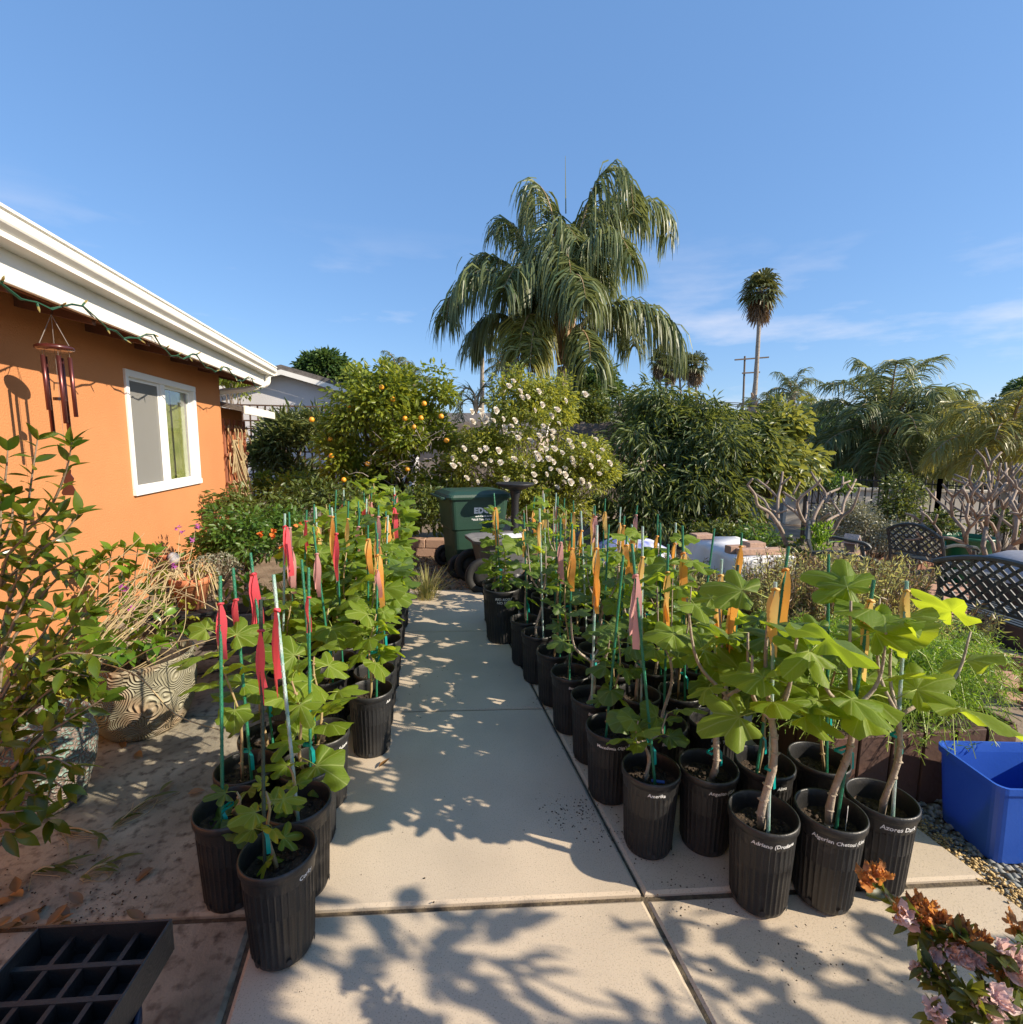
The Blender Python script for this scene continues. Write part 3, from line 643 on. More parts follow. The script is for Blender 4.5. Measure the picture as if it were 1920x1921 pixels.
for k in range(16):      # layered cupped petals
    a = k*2.4; t = k/16; r = .018+.034*t; pts = []
    for i in range(4):
        s = i/3; pts.append((math.cos(a)*(.006+r*s*(.55+.45*t)), math.sin(a)*(.006+r*s*(.55+.45*t)), .03*math.sin(s*1.7)*(1.2-t)+.004*i))
    mbr.strip(pts, [.01, .03+.02*t, .036+.022*t, .022], np.array([-math.sin(a), math.cos(a), 0]))
rosem = mbr.mesh('rose_bloom', M['petal_white'], True)
ros = [(848, 860), (862, 872), (870, 842), (886, 792), (900, 845), (925, 790), (935, 846), (960, 800), (975, 815), (995, 828), (1012, 818), (1020, 800), (1040, 843), (1055, 850), (1072, 838), (1095, 835), (1110, 850), (1122, 858), (1003, 770), (990, 745), (975, 735), (1010, 735), (955, 725), (963, 716), (1045, 770), (1048, 795), (930, 770), (905, 778), (850, 875), (940, 868), (965, 863), (985, 872), (1000, 875), (1030, 862), (1060, 880), (1075, 868), (1108, 875), (1125, 890), (1090, 905), (1070, 905), (1045, 915), (1105, 910), (1025, 890), (950, 900), (920, 865), (912, 842), (890, 860), (875, 898), (1130, 845), (1143, 870), (1068, 828), (1035, 820), (1090, 860), (1015, 865), (980, 895), (1058, 905)]
for (px, py) in ros+[(U(880, 1120), U(740, 930)) for _ in range(34)]:
    p0_ = at(px, py, 8.1); dd = min((np.linalg.norm((c-p0_)) for c, r, d in rcl))
    o = link('rose_bloom', rosem, rose); o.location = Vector(at(px, py, U(7.35, 7.55)))-rose.location
    sc = U(.75, 1.15); o.scale = (sc, sc, sc); dv = Vector((U(-.2, .9), U(-1, -.4), U(.2, 1))); o.rotation_euler = dv.to_track_quat('Z', 'Y').to_euler()
b = at(1270, 985, 9.4); b[2] = 0
mango, mcl = tree('mango_tree', 'large dark green mango tree with drooping leaves and pale new tips', b,
    [ell(1250, 850, 9.2, 1.0, .8, .8), ell(1350, 860, 9.0, .95, .8, .8), ell(1240, 770, 9.6, .5, .5, .5), ell(1200, 920, 8.7, .75, .6, .5), ell(1320, 940, 8.5, .85, .6, .5), ell(1340, 790, 9.3, .55, .5, .35), ell(1225, 975, 8.6, .95, .5, .32), ell(1370, 985, 8.3, .7, .4, .28)],
    16500, .2, M['mango'], .12, 200, .34, NARROW, fork=.35, droop=.75)
b = at(1430, 980, 8.9); b[2] = 0
tree('avocado_tree', 'sunlit leafy tree with yellowing tips behind the bare plumeria', b, [ell(1440, 830, 9.2, .6, .6, .5), ell(1470, 800, 9.4, .4, .4, .4), ell(1420, 900, 8.7, .55, .5, .5), ell(1490, 880, 9.0, .4, .5, .45)], 6500, .16, M['mango_light'], .08, 80, .3, fork=.4, droop=.6)
b = at(1185, 800, 11.0); b[2] = 0
tree('twiggy_tree', 'twiggy dark tree rising beside the board fence', b, [ell(1195, 790, 11, .5, .5, .45), ell(1180, 760, 11, .3, .3, .3)], 2200, .15, M['mango'], .05, 40, .3, NARROW, droop=.6)
b = at(1075, 790, 17); b[2] = 0
tree('dense_round_tree', 'dense dark round tree behind the palm trunk', b, [ell(1115, 720, 20, .95, .9, .8), ell(1090, 760, 20, 1.0, .9, .9)], 9000, .2, M['far_tree'], .12, 90, .4, SIMP)
b = at(1075, 800, 15); b[2] = 0
tree('fence_bush', 'loose olive bush spilling over the board fence', b, [ell(1080, 765, 13.2, .7, .6, .5), ell(1105, 780, 13, .5, .4, .4)], 3500, .12, M['hedge'], .05, 50, .3, SIMP, cat='bush')
b = at(610, 800, 24); b[2] = 0
tree('round_tree', 'round dark green tree rising behind the pale house roof', b, [ell(605, 695, 26, 1.2, 1.1, .75), ell(640, 715, 26, 1.2, 1.0, .7), ell(580, 700, 26, .6, .6, .4)], 12000, .24, M['far_tree'], .2, 110, .5, SIMP)
b = at(440, 800, 13); b[2] = 0
tree('side_tree', 'bright green tree glimpsed between the house eave and the pale gable', b, [ell(432, 715, 13.6, .5, .5, .5)], 1500, .13, M['citrus'], .06, 26, .3, SIMP)
b = at(1905, 760, 30); b[2] = -.8
tree('edge_tree', 'dark tree far behind the right hand palms', b, [ell(1925, 745, 30, 1.3, 1.2, 1.0), ell(1900, 790, 30, 1.2, 1.2, 1.0)], 6000, .26, M['far_tree'], .2, 60, .5, SIMP)
for (px, py, d, rx, rz_, nm) in ((1545, 785, 48, 3.6, 1.3, 'far dark green tree just right of the small fringed palm'), (1500, 800, 44, 2.2, 1.0, 'far low tree at the foot of the small fringed palm'), (1600, 815, 34, 2.0, 1.1, 'far tree behind the cream shed roof'), (1770, 800, 40, 3.5, 1.6, 'far tree showing behind the right hand palm fronds')):
    b = at(px, 840, d); b[2] = -.6
    tree('far_tree', nm, b, [ell(px, py, d, rx, rx*.8, rz_), ell(px-25, py+14, d, rx*.8, rx*.6, rz_*.8)], 6000, .4, M['far_tree'], .2, 80, .6, SIMP)
# distant belt of trees that closes the horizon: one mass
P = []; D = []; Nn = []; S = []
for k in range(420):
    a = math.radians(U(-62, 66)); r = U(95, 150); h = U(3.2, 6.5)*(1+.25*math.sin(k)); c = np.array([r*math.sin(a), r*math.cos(a), h*.5])
    n_ = 60; o = rv(n_)*[U(2.5, 4.5), 2.5, h*.55]; P.append(c+o); D.append(rv(n_)+[0, 0, .2]); Nn.append(rv(n_)+[0, -.3, .5]); S.append(rng.uniform(1.0, 2.0, n_))
o = link('distant_trees', scatter('distant_trees', SIMP, np.concatenate(P), np.concatenate(D), np.concatenate(Nn), np.concatenate(S), M['far_tree']))
tag(o, 'distant belt of green trees along the horizon', 'trees', kind='stuff')

# ------------------------------------------------------------------ palms
def frond(name, pts, parent, mats, ll=.55, n=70, wd=.035, droop=1.0, start=.22, r0=.03, spread=.16, boot=True):
    """arching rachis through pts with leaflets hanging from both sides"""
    R = bez(pts, 10); k = len(R); mb = MB(); mb.tube(R, [r0*(1-i/k)+.006 for i in range(k)], 5, 0)
    L_ = np.array(R); seg = np.linalg.norm(np.diff(L_, axis=0), axis=1); cum = np.concatenate([[0], np.cumsum(seg)]); tot = cum[-1]
    for i in range(n):
        s = (start+(1-start)*(i+U(0, .7))/n)*tot; j = min(np.searchsorted(cum, s)-1, k-2); j = max(j, 0); f = (s-cum[j])/max(seg[j], 1e-6); p = L_[j]*(1-f)+L_[j+1]*f; t = nrm(L_[j+1]-L_[j])
        tt = (s/tot-start)/(1-start); l = ll*(.55+.9*math.sin(math.pi*min(.95, .12+tt*.8)))*U(.75, 1.15)
        side = np.cross(t, [0, 0, 1.]); side = nrm(side) if np.linalg.norm(side) > .05 else nrm(rng.normal(size=3))
        for sg in (-1, 1):
            d0 = nrm(side*sg*U(.7, 1.2)+t*U(.3, .9)+np.array([0, 0, U(-.1, .7)])+rng.normal(size=3)*.15)
            q = p.copy(); pp = [q]; d = d0; st = l/4
            for z in range(4):
                d = nrm(d+np.array([0, 0, -1.])*droop*(.32+.16*z)+rng.normal(size=3)*.05); q = q+d*st; pp.append(q)
            wv = nrm(np.cross(d0, rng.normal(size=3)*.5+[0, 0, 1])+rng.normal(size=3)*.3)
            mb.strip(pp, [wd*.7, wd, wd*.9, wd*.6, wd*.12], wv, 1)
    return mb.build(name, mats, parent, world=True)
def W_(px, py, d): return at(px, py, d)
QD = 14.0
qb = at(1054, 760, QD); qb[2] = -.1
qp = empty('queen_palm', qb, 0, 'very tall queen palm with weeping feathery fronds behind the white rose', 'palm')
tr = [np.array([qb[0], qb[1], -.1]), at(1053, 800, QD), at(1054, 740, QD), at(1057, 690, QD)]
mb = MB(); tp = bez(tr, 10); mb.tube(tp, [.17+.012*math.sin(i*2.2) for i in range(len(tp))], 14); mb.build('trunk', M['palm_trunk'], qp, world=True, smooth=True)
for k in range(13):
    a = k*2.4; c = at(1058, 690-k*7.5, QD); d = np.array([math.cos(a), math.sin(a), 0])
    mb = MB(); mb.tube([c+d*.08, c+d*(.18+.01*k)+[0, 0, .45], c+d*(.22+.012*k)+[0, 0, .95]], [.12, .075, .04], 6); mb.build('leaf_base', M['palm_boot'], qp, world=True, smooth=True)
mb = MB(); mb.tube(bez([at(1060, 640, QD-.3), at(1073, 690, QD-.4), at(1072, 730, QD-.4), at(1063, 755, QD-.3)], 6), [.02, .03, .05, .06, .06, .05]+[.035]*13, 5); mb.build('spathe', M['palm_boot'], qp, world=True)
mb = MB(); mb.tube([at(1062, 400, QD), at(1061, 292, QD)], [.018, .005], 4); mb.build('spear_leaf', M['queen_yellow'], qp, world=True)
QS = [ # (control points px,py), depth offsets along, leaflet length, yellow
 ([(1062, 640), (1052, 500), (1030, 380), (1000, 345), (985, 420)], (0, .3, .8), .95, 0),
 ([(1066, 640), (1080, 480), (1115, 350), (1150, 315), (1180, 335), (1190, 400)], (0, -.2, -.6), 1.15, 0),
 ([(1070, 640), (1100, 500), (1150, 400), (1210, 375), (1245, 395), (1255, 440)], (0, .2, .5), 1.0, 0),
 ([(1068, 640), (1085, 520), (1110, 420), (1150, 370), (1190, 400)], (0, .8, 1.6), 1.0, 0),
 ([(1058, 640), (1020, 520), (975, 440), (945, 410), (925, 440)], (0, .5, 1.2), .8, 0),
 ([(1055, 640), (1000, 570), (930, 510), (875, 520), (845, 560), (838, 600)], (0, -.3, -.5), 1.0, 0),
 ([(1055, 640), (1010, 560), (960, 500), (905, 480), (870, 520)], (0, .6, 1.3), .85, 0),
 ([(1060, 640), (1052, 560), (1040, 480), (1048, 455), (1066, 480), (1072, 520)], (0, -1.0, -1.9), 1.15, 0),
 ([(1062, 640), (1046, 520), (1040, 440), (1060, 420), (1085, 450)], (0, -.6, -1.3), 1.1, 0),
 ([(1050, 645), (1020, 600), (995, 590), (980, 620), (975, 660)], (0, -.9, -1.8), .9, 1),
 ([(1052, 650), (1010, 610), (1000, 630), (995, 680)], (0, -1.3, -2.0), .8, 1),
 ([(1050, 645), (990, 610), (930, 590), (895, 620), (882, 650)], (0, .5, .9), .9, 0),
 ([(1072, 645), (1110, 590), (1165, 565), (1215, 575), (1260, 610), (1283, 660)], (0, -.3, -.4), 1.0, 0),
 ([(1070, 645), (1100, 600), (1140, 580), (1180, 600), (1190, 650)], (0, .9, 1.6), .9, 0),
 ([(1066, 650), (1090, 620), (1105, 640), (1108, 680)], (0, -1.0, -1.6), .85, 0),
 ([(1066, 640), (1090, 560), (1110, 500), (1130, 500), (1140, 540)], (0, 1.2, 2.2), .9, 0),
 ([(1060, 640), (1060, 560), (1070, 520), (1090, 520), (1100, 560)], (0, -1.5, -2.6), .9, 0),
 ([(1058, 640), (1040, 560), (1010, 520), (985, 540), (975, 590)], (0, 1.6, 2.6), .9, 0),
 ([(1058, 640), (1035, 560), (1005, 500), (970, 500), (945, 540)], (0, -1.0, -1.7), .95, 0),
 ([(1068, 640), (1088, 540), (1120, 450), (1160, 440), (1185, 480)], (0, -1.0, -1.6), 1.0, 0)]
for pts, dz, ll, ye in QS:
    n_ = len(pts); ds = np.interp(np.linspace(0, 1, n_), [0, .5, 1], dz)
    frond('frond', [at(px, py, QD+q) for (px, py), q in zip(pts, ds)], qp, [M['palm_boot'], M['queen_yellow' if ye else 'queen']], ll*1.12, 165, .05, 1.7, .22)
def auto_palm(name, label, base, top, nfr, lf, ll, mats, wd=.035, droop=1.0, tr_r=.14, boot=True, nl=55, el=(-10, 75), group=None, skirt=0, r0=.03):
    base = np.array(base, float); top = np.array(top, float); e = empty(name, base, 0, label, 'palm', group)
    mb = MB(); p = bez([base-[0, 0, .2], base*.55+top*.45, top], 8); mb.tube(p, [tr_r*(1.15-.3*i/len(p))*(1+.06*math.sin(i*2.3)) for i in range(len(p))], 10); mb.build('trunk', M['palm_trunk'], e, world=True, smooth=True)
    for k in range(nfr):
        az = k*2.39996+U(-.2, .2); f = k/nfr; a = math.radians(el[0]+(el[1]-el[0])*f+U(-6, 6)); d = np.array([math.cos(az), math.sin(az), 0]); L_ = lf*U(.85, 1.1)
        pts = [top]; dirv = d*math.cos(a)+np.array([0, 0, math.sin(a)]); q = top.copy()
        for z in range(4): q = q+dirv*L_/4; pts.append(q); dirv = nrm(dirv+np.array([0, 0, -1])*(.26+.16*z))
        frond('frond', pts, e, mats, ll, nl, wd, droop, .2, r0)
    return e
RD = 15.0
rb = at(1655, 905, RD); rt = at(1663, 815, RD)
auto_palm('queen_palm', 'bushy queen palm with stout trunk beside the iron fence', (rb[0], rb[1], -.8), rt, 36, 2.7, .66, [M['palm_boot'], M['queen']], .04, .9, .21, nl=85, el=(-38, 80))
for k in range(10):
    a = k*2.4; c = rt-[0, 0, .9-.07*k]; d = np.array([math.cos(a), math.sin(a), 0]); mb = MB(); mb.tube([c+d*.12, c+d*.3+[0, 0, .5], c+d*.4+[0, 0, 1.0]], [.13, .08, .05], 6); mb.build('leaf_base', M['palm_boot'], bpy.data.objects['queen_palm.001'], world=True, smooth=True)
rb = at(1885, 980, 11.0); rt = at(1890, 830, 11.0)
auto_palm('young_palm', 'shorter yellow green palm behind the bare plumeria at the fence', (rb[0], rb[1], -.8), rt, 22, 1.7, .5, [M['palm_boot'], M['queen_yellow']], .03, .9, .12, nl=70, el=(-20, 75))
rb = at(1480, 800, 42); rt = at(1487, 738, 42)
auto_palm('fringed_palm', 'small dark trunked fringed palm between the tall fan palm and the big palm', (rb[0], rb[1], -.6), rt, 16, 2.5, .8, [M['palm_boot'], M['queen']], .07, 1.0, .33, nl=26, el=(-25, 80), r0=.05)
for (px, py, d, lab) in ((1440, 765, 62, 'tiny distant palm left of the fringed palm'), (1415, 772, 66, 'tiny distant palm behind the tall fan palm trunk'), (745, 690, 34, 'feathery palm top rising above the orange tree'), (775, 715, 30, 'second feathery palm just below the one above the orange tree'), (905, 640, 20, 'slender palm behind the weeping fronds left of the tall palm'), (945, 690, 19, 'low dark palm behind the rose and the tall palm')):
    rb = at(px, 840, d); rt = at(px, py, d)
    auto_palm('far_palm', lab, (rb[0], rb[1], -.5), rt, 13, d*.042, d*.014, [M['palm_boot'], M['queen']], d*.0014, 1.0, d*.0045, nl=24, el=(-20, 80), r0=d*.0012)
b = at(893, 775, 13); frpalm = empty('arching_palm', (b[0], b[1], -.1), 0, 'young palm with dark arching frond left of the rose', 'palm')
mb = MB(); mb.tube([(b[0], b[1], -.1), (b[0], b[1], 1.9)], [.1, .07], 8); mb.build('trunk', M['palm_trunk'], frpalm, world=True)
for k, pts in enumerate(([(893, 775), (890, 740), (875, 728), (862, 745), (858, 765)], [(893, 775), (900, 735), (915, 725), (930, 745)], [(893, 775), (885, 750), (868, 755), (860, 790)], [(893, 775), (905, 755), (922, 765), (930, 790)])):
    frond('frond', [at(x, y, 13+(k-1.5)*.3) for x, y in pts], frpalm, [M['palm_boot'], M['fan']], .4, 34, .02, .35, .15)

def fan_palm(name, label, bpx, tpx, d, crown, group=None, nleaf=34, parts=True, skirt=.5):
    base = at(*bpx, d); base[2] = -.5; top = at(*tpx, d); e = empty(name, base, 0, label, 'palm', group)
    mb = MB(); p = bez([base, base*.6+top*.4+[.01*d, 0, 0], top], 10); r = crown*.055; mb.tube(p, [r*(1.35-.7*i/len(p))*(1+.05*math.sin(i*3)) for i in range(len(p))], 9); mb.build('trunk', M['palm_trunk'], e, world=True, smooth=True)
    def leaf(mb, k, el, dead):
        az = k*2.39996; a = math.radians(el); dv = np.array([math.cos(az)*math.cos(a), math.sin(az)*math.cos(a), math.sin(a)]); pet = crown*(.22 if not dead else .15)*U(.8, 1.2)
        sk = np.array([0, 0, -U(0, .34)*crown]) if dead else np.zeros(3); h = top+dv*pet+sk; mb.tube([top+sk, h], crown*.008, 3, 0)
        side = nrm(np.cross(dv, [0, 0, 1.01])); upv = np.cross(side, dv)
        for j in range(13):
            b_ = math.radians(-105+210*j/12); dd = nrm(dv*math.cos(b_)+side*math.sin(b_)+upv*.15); l = crown*(.36 if not dead else .28)*U(.75, 1.15)
            q1 = h+dd*l*.6; q2 = h+dd*l*.95+[0, 0, -l*.35]
            mb.strip([h, q1, q2], [crown*.012, crown*.05, crown*.008], nrm(np.cross(dd, upv)+rng.normal(size=3)*.2), 1)
    for k in range(nleaf):
        mb = MB(); leaf(mb, k, -58+135*(k/nleaf), False); 
        if parts: mb.build('fan_leaf', [M['palm_boot'], M['fan']], e, world=True)
        else: mb.build('fan_leaf', [M['palm_boot'], M['fan']], e, world=True)
    mb = MB()
    for k in range(int(40*skirt)+10): leaf(mb, k, -66-U(0, 20), True)
    mb.build('dead_skirt', [M['palm_boot'], M['fan_dead']], e, world=True)
fan_palm('fan_palm', 'tall lone fan palm with ragged head beside the utility wires', (1399, 800), (1428, 545), 42, 3.6, nleaf=34, skirt=.8)
mbx = MB()
fpo = bpy.data.objects['fan_palm']; _b = at(1399, 800, 42); _b[2] = -.5; _t = at(1428, 545, 42); fpath = bez([_b, _b*.6+_t*.4+[.42, 0, 0], _t], 10)
for k in range(26):
    t = k/25; p = fpath[int(2+t*8)]+[0, 0, U(-.4, .4)]; a = k*2.4; mbx.tube([p+np.array([math.cos(a), math.sin(a), 0])*.15, p+np.array([math.cos(a), math.sin(a), .8])*.42], [.16, .05], 5)
mbx.build('old_leaf_base', M['palm_boot'], fpo, world=True)
for (b0, t0, c_) in (((1233, 760), (1237, 678), 5.2), ((1247, 760), (1246, 664), 5.4), ((1258, 760), (1259, 692), 4.6), ((1291, 760), (1290, 680), 5.0), ((1297, 760), (1306, 684), 6.0), ((1275, 760), (1273, 676), 5.0)):
    fan_palm('distant_fan_palm', 'slim fan palm in the distant cluster above the mango tree', b0, t0, 105, c_*1.0, 'distant cluster of fan palms', 16, skirt=.4)

# utility poles and wires
def pole(name, label, px, y0, y1, d, arms=(), r=.13):
    p = at(px, y0, d); q = at(px+2, y1, d); e = empty(name, (p[0], p[1], -.5), 0, label, 'utility pole'); mb = MB(); mb.tube([(p[0], p[1], -.5), q], [r, r*.8], 8); mb.build('pole', M['trunk'], e, world=True)
    for (a, b_, yy, z) in arms:
        MB().tube([at(a, yy, d-.2), at(b_, z, d-.2)], r*.8, 4).build('crossarm', M['trunk'], e, world=True)
    return e
pole('utility_pole', 'short leaning utility pole by the tan house', 1161, 800, 742, 30)
pole('utility_pole', 'thin distant utility pole with two crossarms left of the tall fan palm', 1396, 790, 668, 90, ((1379, 1443, 675, 670), (1393, 1426, 700, 698)), .2)
for k, (ya, yb) in enumerate(((742, 738), (747, 744), (752, 749), (741, 735))):
    A = at(1161, 745+k*2, 30); B = at(1700, ya, 80); n_ = 10; mb = MB(); mb.tube([A*(1-t)+B*t-[0, 0, 3*t*(1-t)] for t in np.linspace(0, 1, n_)], .035, 3)
    o = mb.build('overhead_wire', M['iron']); tag(o, 'thin overhead wire crossing the sky behind the palms', 'wire', 'overhead wires')

# ------------------------------------------------------------------ potted figs
POT_H, RIM = .335, .115
def pot_mesh():
    prof = [(.088, .0), (.0915, .012), (.0930, .02), (.1045, .262), (.1065, .268), (.1085, .300), (.1100, .306), (.1145, .309), (.1150, .327), (.1130, .334), (.1095, .335), (.1065, .331), (.1050, .30), (.1040, .292), (.1030, .285), (.101, .18)]
    def wob(r, z, a, i):
        if i in (2, 3): return r+.0026*(1 if math.sin(a*34) > .15 else -1)*.8
        return r
    mb = MB(); mb.lathe(prof, 204, wob=wob)
    mb.add([(.088*math.cos(2*math.pi*k/24), .088*math.sin(2*math.pi*k/24), .001) for k in range(24)], [tuple(range(23, -1, -1))])
    for k in range(6):     # drain holes, small dark ovals low on the side
        a = k*math.pi/3+.3; n_ = 8; V = []
        for j in range(n_):
            t = 2*math.pi*j/n_; aa = a+.10*math.cos(t); z = .022+.011*math.sin(t); V.append((.0975*math.cos(aa), .0975*math.sin(aa), z))
        mb.add(V, [tuple(range(n_))], 1)
    return mb.mesh('pot', [M['black_plastic'], M['dark_room']], True)
def soil_mesh(seed):
    r_ = np.random.default_rng(seed); V = [(0, 0, .0)]; n_ = 20
    for i in range(1, 6):
        for j in range(n_):
            a = 2*math.pi*j/n_; r = .1035*i/5; V.append((r*math.cos(a), r*math.sin(a), r_.normal()*.005+(.008 if i == 5 else 0)))
    Fc = [(0, 1+j, 1+(j+1) % n_) for j in range(n_)]
    mb = MB(); mb.add(V, Fc)
    for i in range(4):
        b = len(V); mb.f += [(1+i*n_+j, 1+(i+1)*n_+j, 1+(i+1)*n_+(j+1) % n_, 1+i*n_+(j+1) % n_) for j in range(n_)]; mb.m += [0]*n_
    for k in range(45):   # crumbs
        a = r_.uniform(0, 6.28); r = .095*math.sqrt(r_.random()); s = r_.uniform(.003, .008); c = np.array([r*math.cos(a), r*math.sin(a), s*.6]); R = rotz(r_.uniform(0, 6))
        mb.box(c, (s*2, s*1.4, s), R)
    return mb.mesh('soil', M['soil'], True)
POT = pot_mesh(); SOIL = [soil_mesh(k) for k in range(4)]

def fig_leaf_mesh(kind, mk):
    R = .092; y0 = .075; mb = MB(); V = [(0, y0, 0)]; lob = {0: (5, .46), 1: (5, .30), 2: (3, .42), 3: (1, .0), 4: (5, .62)}[kind]; ns = 30
    def rad(t):
        if kind == 3: return R*(1.0+.25*math.cos(t))*(1-.10*abs(math.sin(t*1.5)))
        n_, dep = lob; cs = [0, .98, -.98, 2.0, -2.0] if n_ == 5 else [0, 1.05, -1.05]
        amp = [1.32, 1.10, 1.10, .80, .80] if n_ == 5 else [1.3, 1.02, 1.02]
        best = 0
        for c, a in zip(cs, amp):
            wdt = .46 if n_ == 5 else .62; d = abs(t-c)/wdt; v = a*(1-dep*min(1, d**2.2)) if d < 1.15 else a*(1-dep)*.9
            best = max(best, v)
        return R*best*(1-.25*smooth(2.2, 2.65, abs(t)))*(1+.03*math.sin(t*23))
    T = np.linspace(-2.62, 2.62, ns+1)
    def P(t, s):
        r = rad(t)*s; x = r*math.sin(t); y = y0+r*math.cos(t)
        z = -.9*r*r/.18*.55+.012*math.cos(t*6.2)*s+(.05*abs(x)) - .6*(max(0, y-y0-.05))**2*4
        return (x, y, z)
    for s in (.5, 1.0):
        for t in T: V.append(P(t, s))
    fs = [(0, 1+i+1, 1+i) for i in range(ns)]+[(1+i, 1+i+1, 1+ns+1+i+1, 1+ns+1+i) for i in range(ns)]
    mb.add(V, fs, 0); mb.tube([(0, 0, 0), (0, .04, .008), (0, y0, .001)], [.0022, .0018, .0016], 4, 1)
    return mb.mesh('leaf', [mk, M['petiole']], True)
LEAF = {(k, d): fig_leaf_mesh(k, M['fig_leaf' if d == 0 else 'fig_leaf_dark']) for k in range(5) for d in (0, 1)}

def ribbon_mesh(v, mk):
    r_ = np.random.default_rng(50+v); mb = MB()
    mb.tube([(-.008, 0, .004), (0, -.009, .008), (.009, 0, .006), (0, .009, .002), (-.008, 0, 0)], .005, 5)
    for s, (dx, l, wd) in enumerate(((.010, r_.uniform(.16, .24), .030), (-.008, r_.uniform(.10, .20), .026))):
        pts = []; dv = []; ang = r_.uniform(-.5, .5); y = -.010 if s == 0 else .004
        for i in range(8):
            t = i/7; pts.append((dx*(.35+.45*t)+.004*math.sin(t*6+v+s), y-.010*math.sin(t*2.2+s), .004-l*t)); a = ang+.9*t*(1 if s else -1)*r_.uniform(.6, 1)
            dv.append(np.array([math.cos(a), math.sin(a), .15]))
        mb.strip(pts, [.008, .018, .024]+[wd*.86]*5, dv)
    return mb.mesh('ribbon', mk, True)
RB = {}
def ribbon(v, c):
    if (v, c) not in RB: RB[v, c] = ribbon_mesh(v, M[c])
    return RB[v, c]

def text_mesh(body, size, r, phi0, z, name='writing', flat=False, m=None, bold=.00035, shear=.12, jitter=.00022, space=1.0):
    cu = bpy.data.curves.new('t', 'FONT'); cu.body = body; cu.size = size; cu.align_x = 'CENTER'; cu.shear = shear; cu.offset = bold; cu.resolution_u = 2; cu.space_character = space
    o = bpy.data.objects.new('t', cu); COL.objects.link(o); dg = bpy.context.evaluated_depsgraph_get(); dg.update()
    me = bpy.data.meshes.new_from_object(o.evaluated_get(dg)); bpy.data.objects.remove(o); bpy.data.curves.remove(cu)
    V = np.zeros(len(me.vertices)*3, np.float32); me.vertices.foreach_get('co', V); V = V.reshape(-1, 3).copy()
    V[:, :2] += rng.normal(size=(len(V), 2))*jitter; V[:, 1] += .0009*np.sin(V[:, 0]*120)*(jitter > 0)
    if not flat:
        ph = phi0+V[:, 0]/r; zz = z+V[:, 1]; rr = r+(zz-.285)*.0625
        V = np.stack([rr*np.cos(ph), rr*np.sin(ph), zz], 1)
    me.vertices.foreach_set('co', V.astype(np.float32).ravel()); me.materials.clear(); me.materials.append(m or M['pen']); me.name = name; me.update(); return me

def place_leaf(root, p, d, up, s, kind, dark):
    R = frames(np.array([d], float), np.array([up], float))[0]; o = link('leaf', LEAF[kind, dark], root)
    mm = Matrix.Identity(4)
    for i in range(3):
        for j in range(3): mm[i][j] = R[i, j]*s
        mm[i][3] = p[i]
    o.matrix_local = mm; return o
def depth_of(x, y, z=.6): return float((AX.T @ (np.array([x, y, z])-CO))[2])

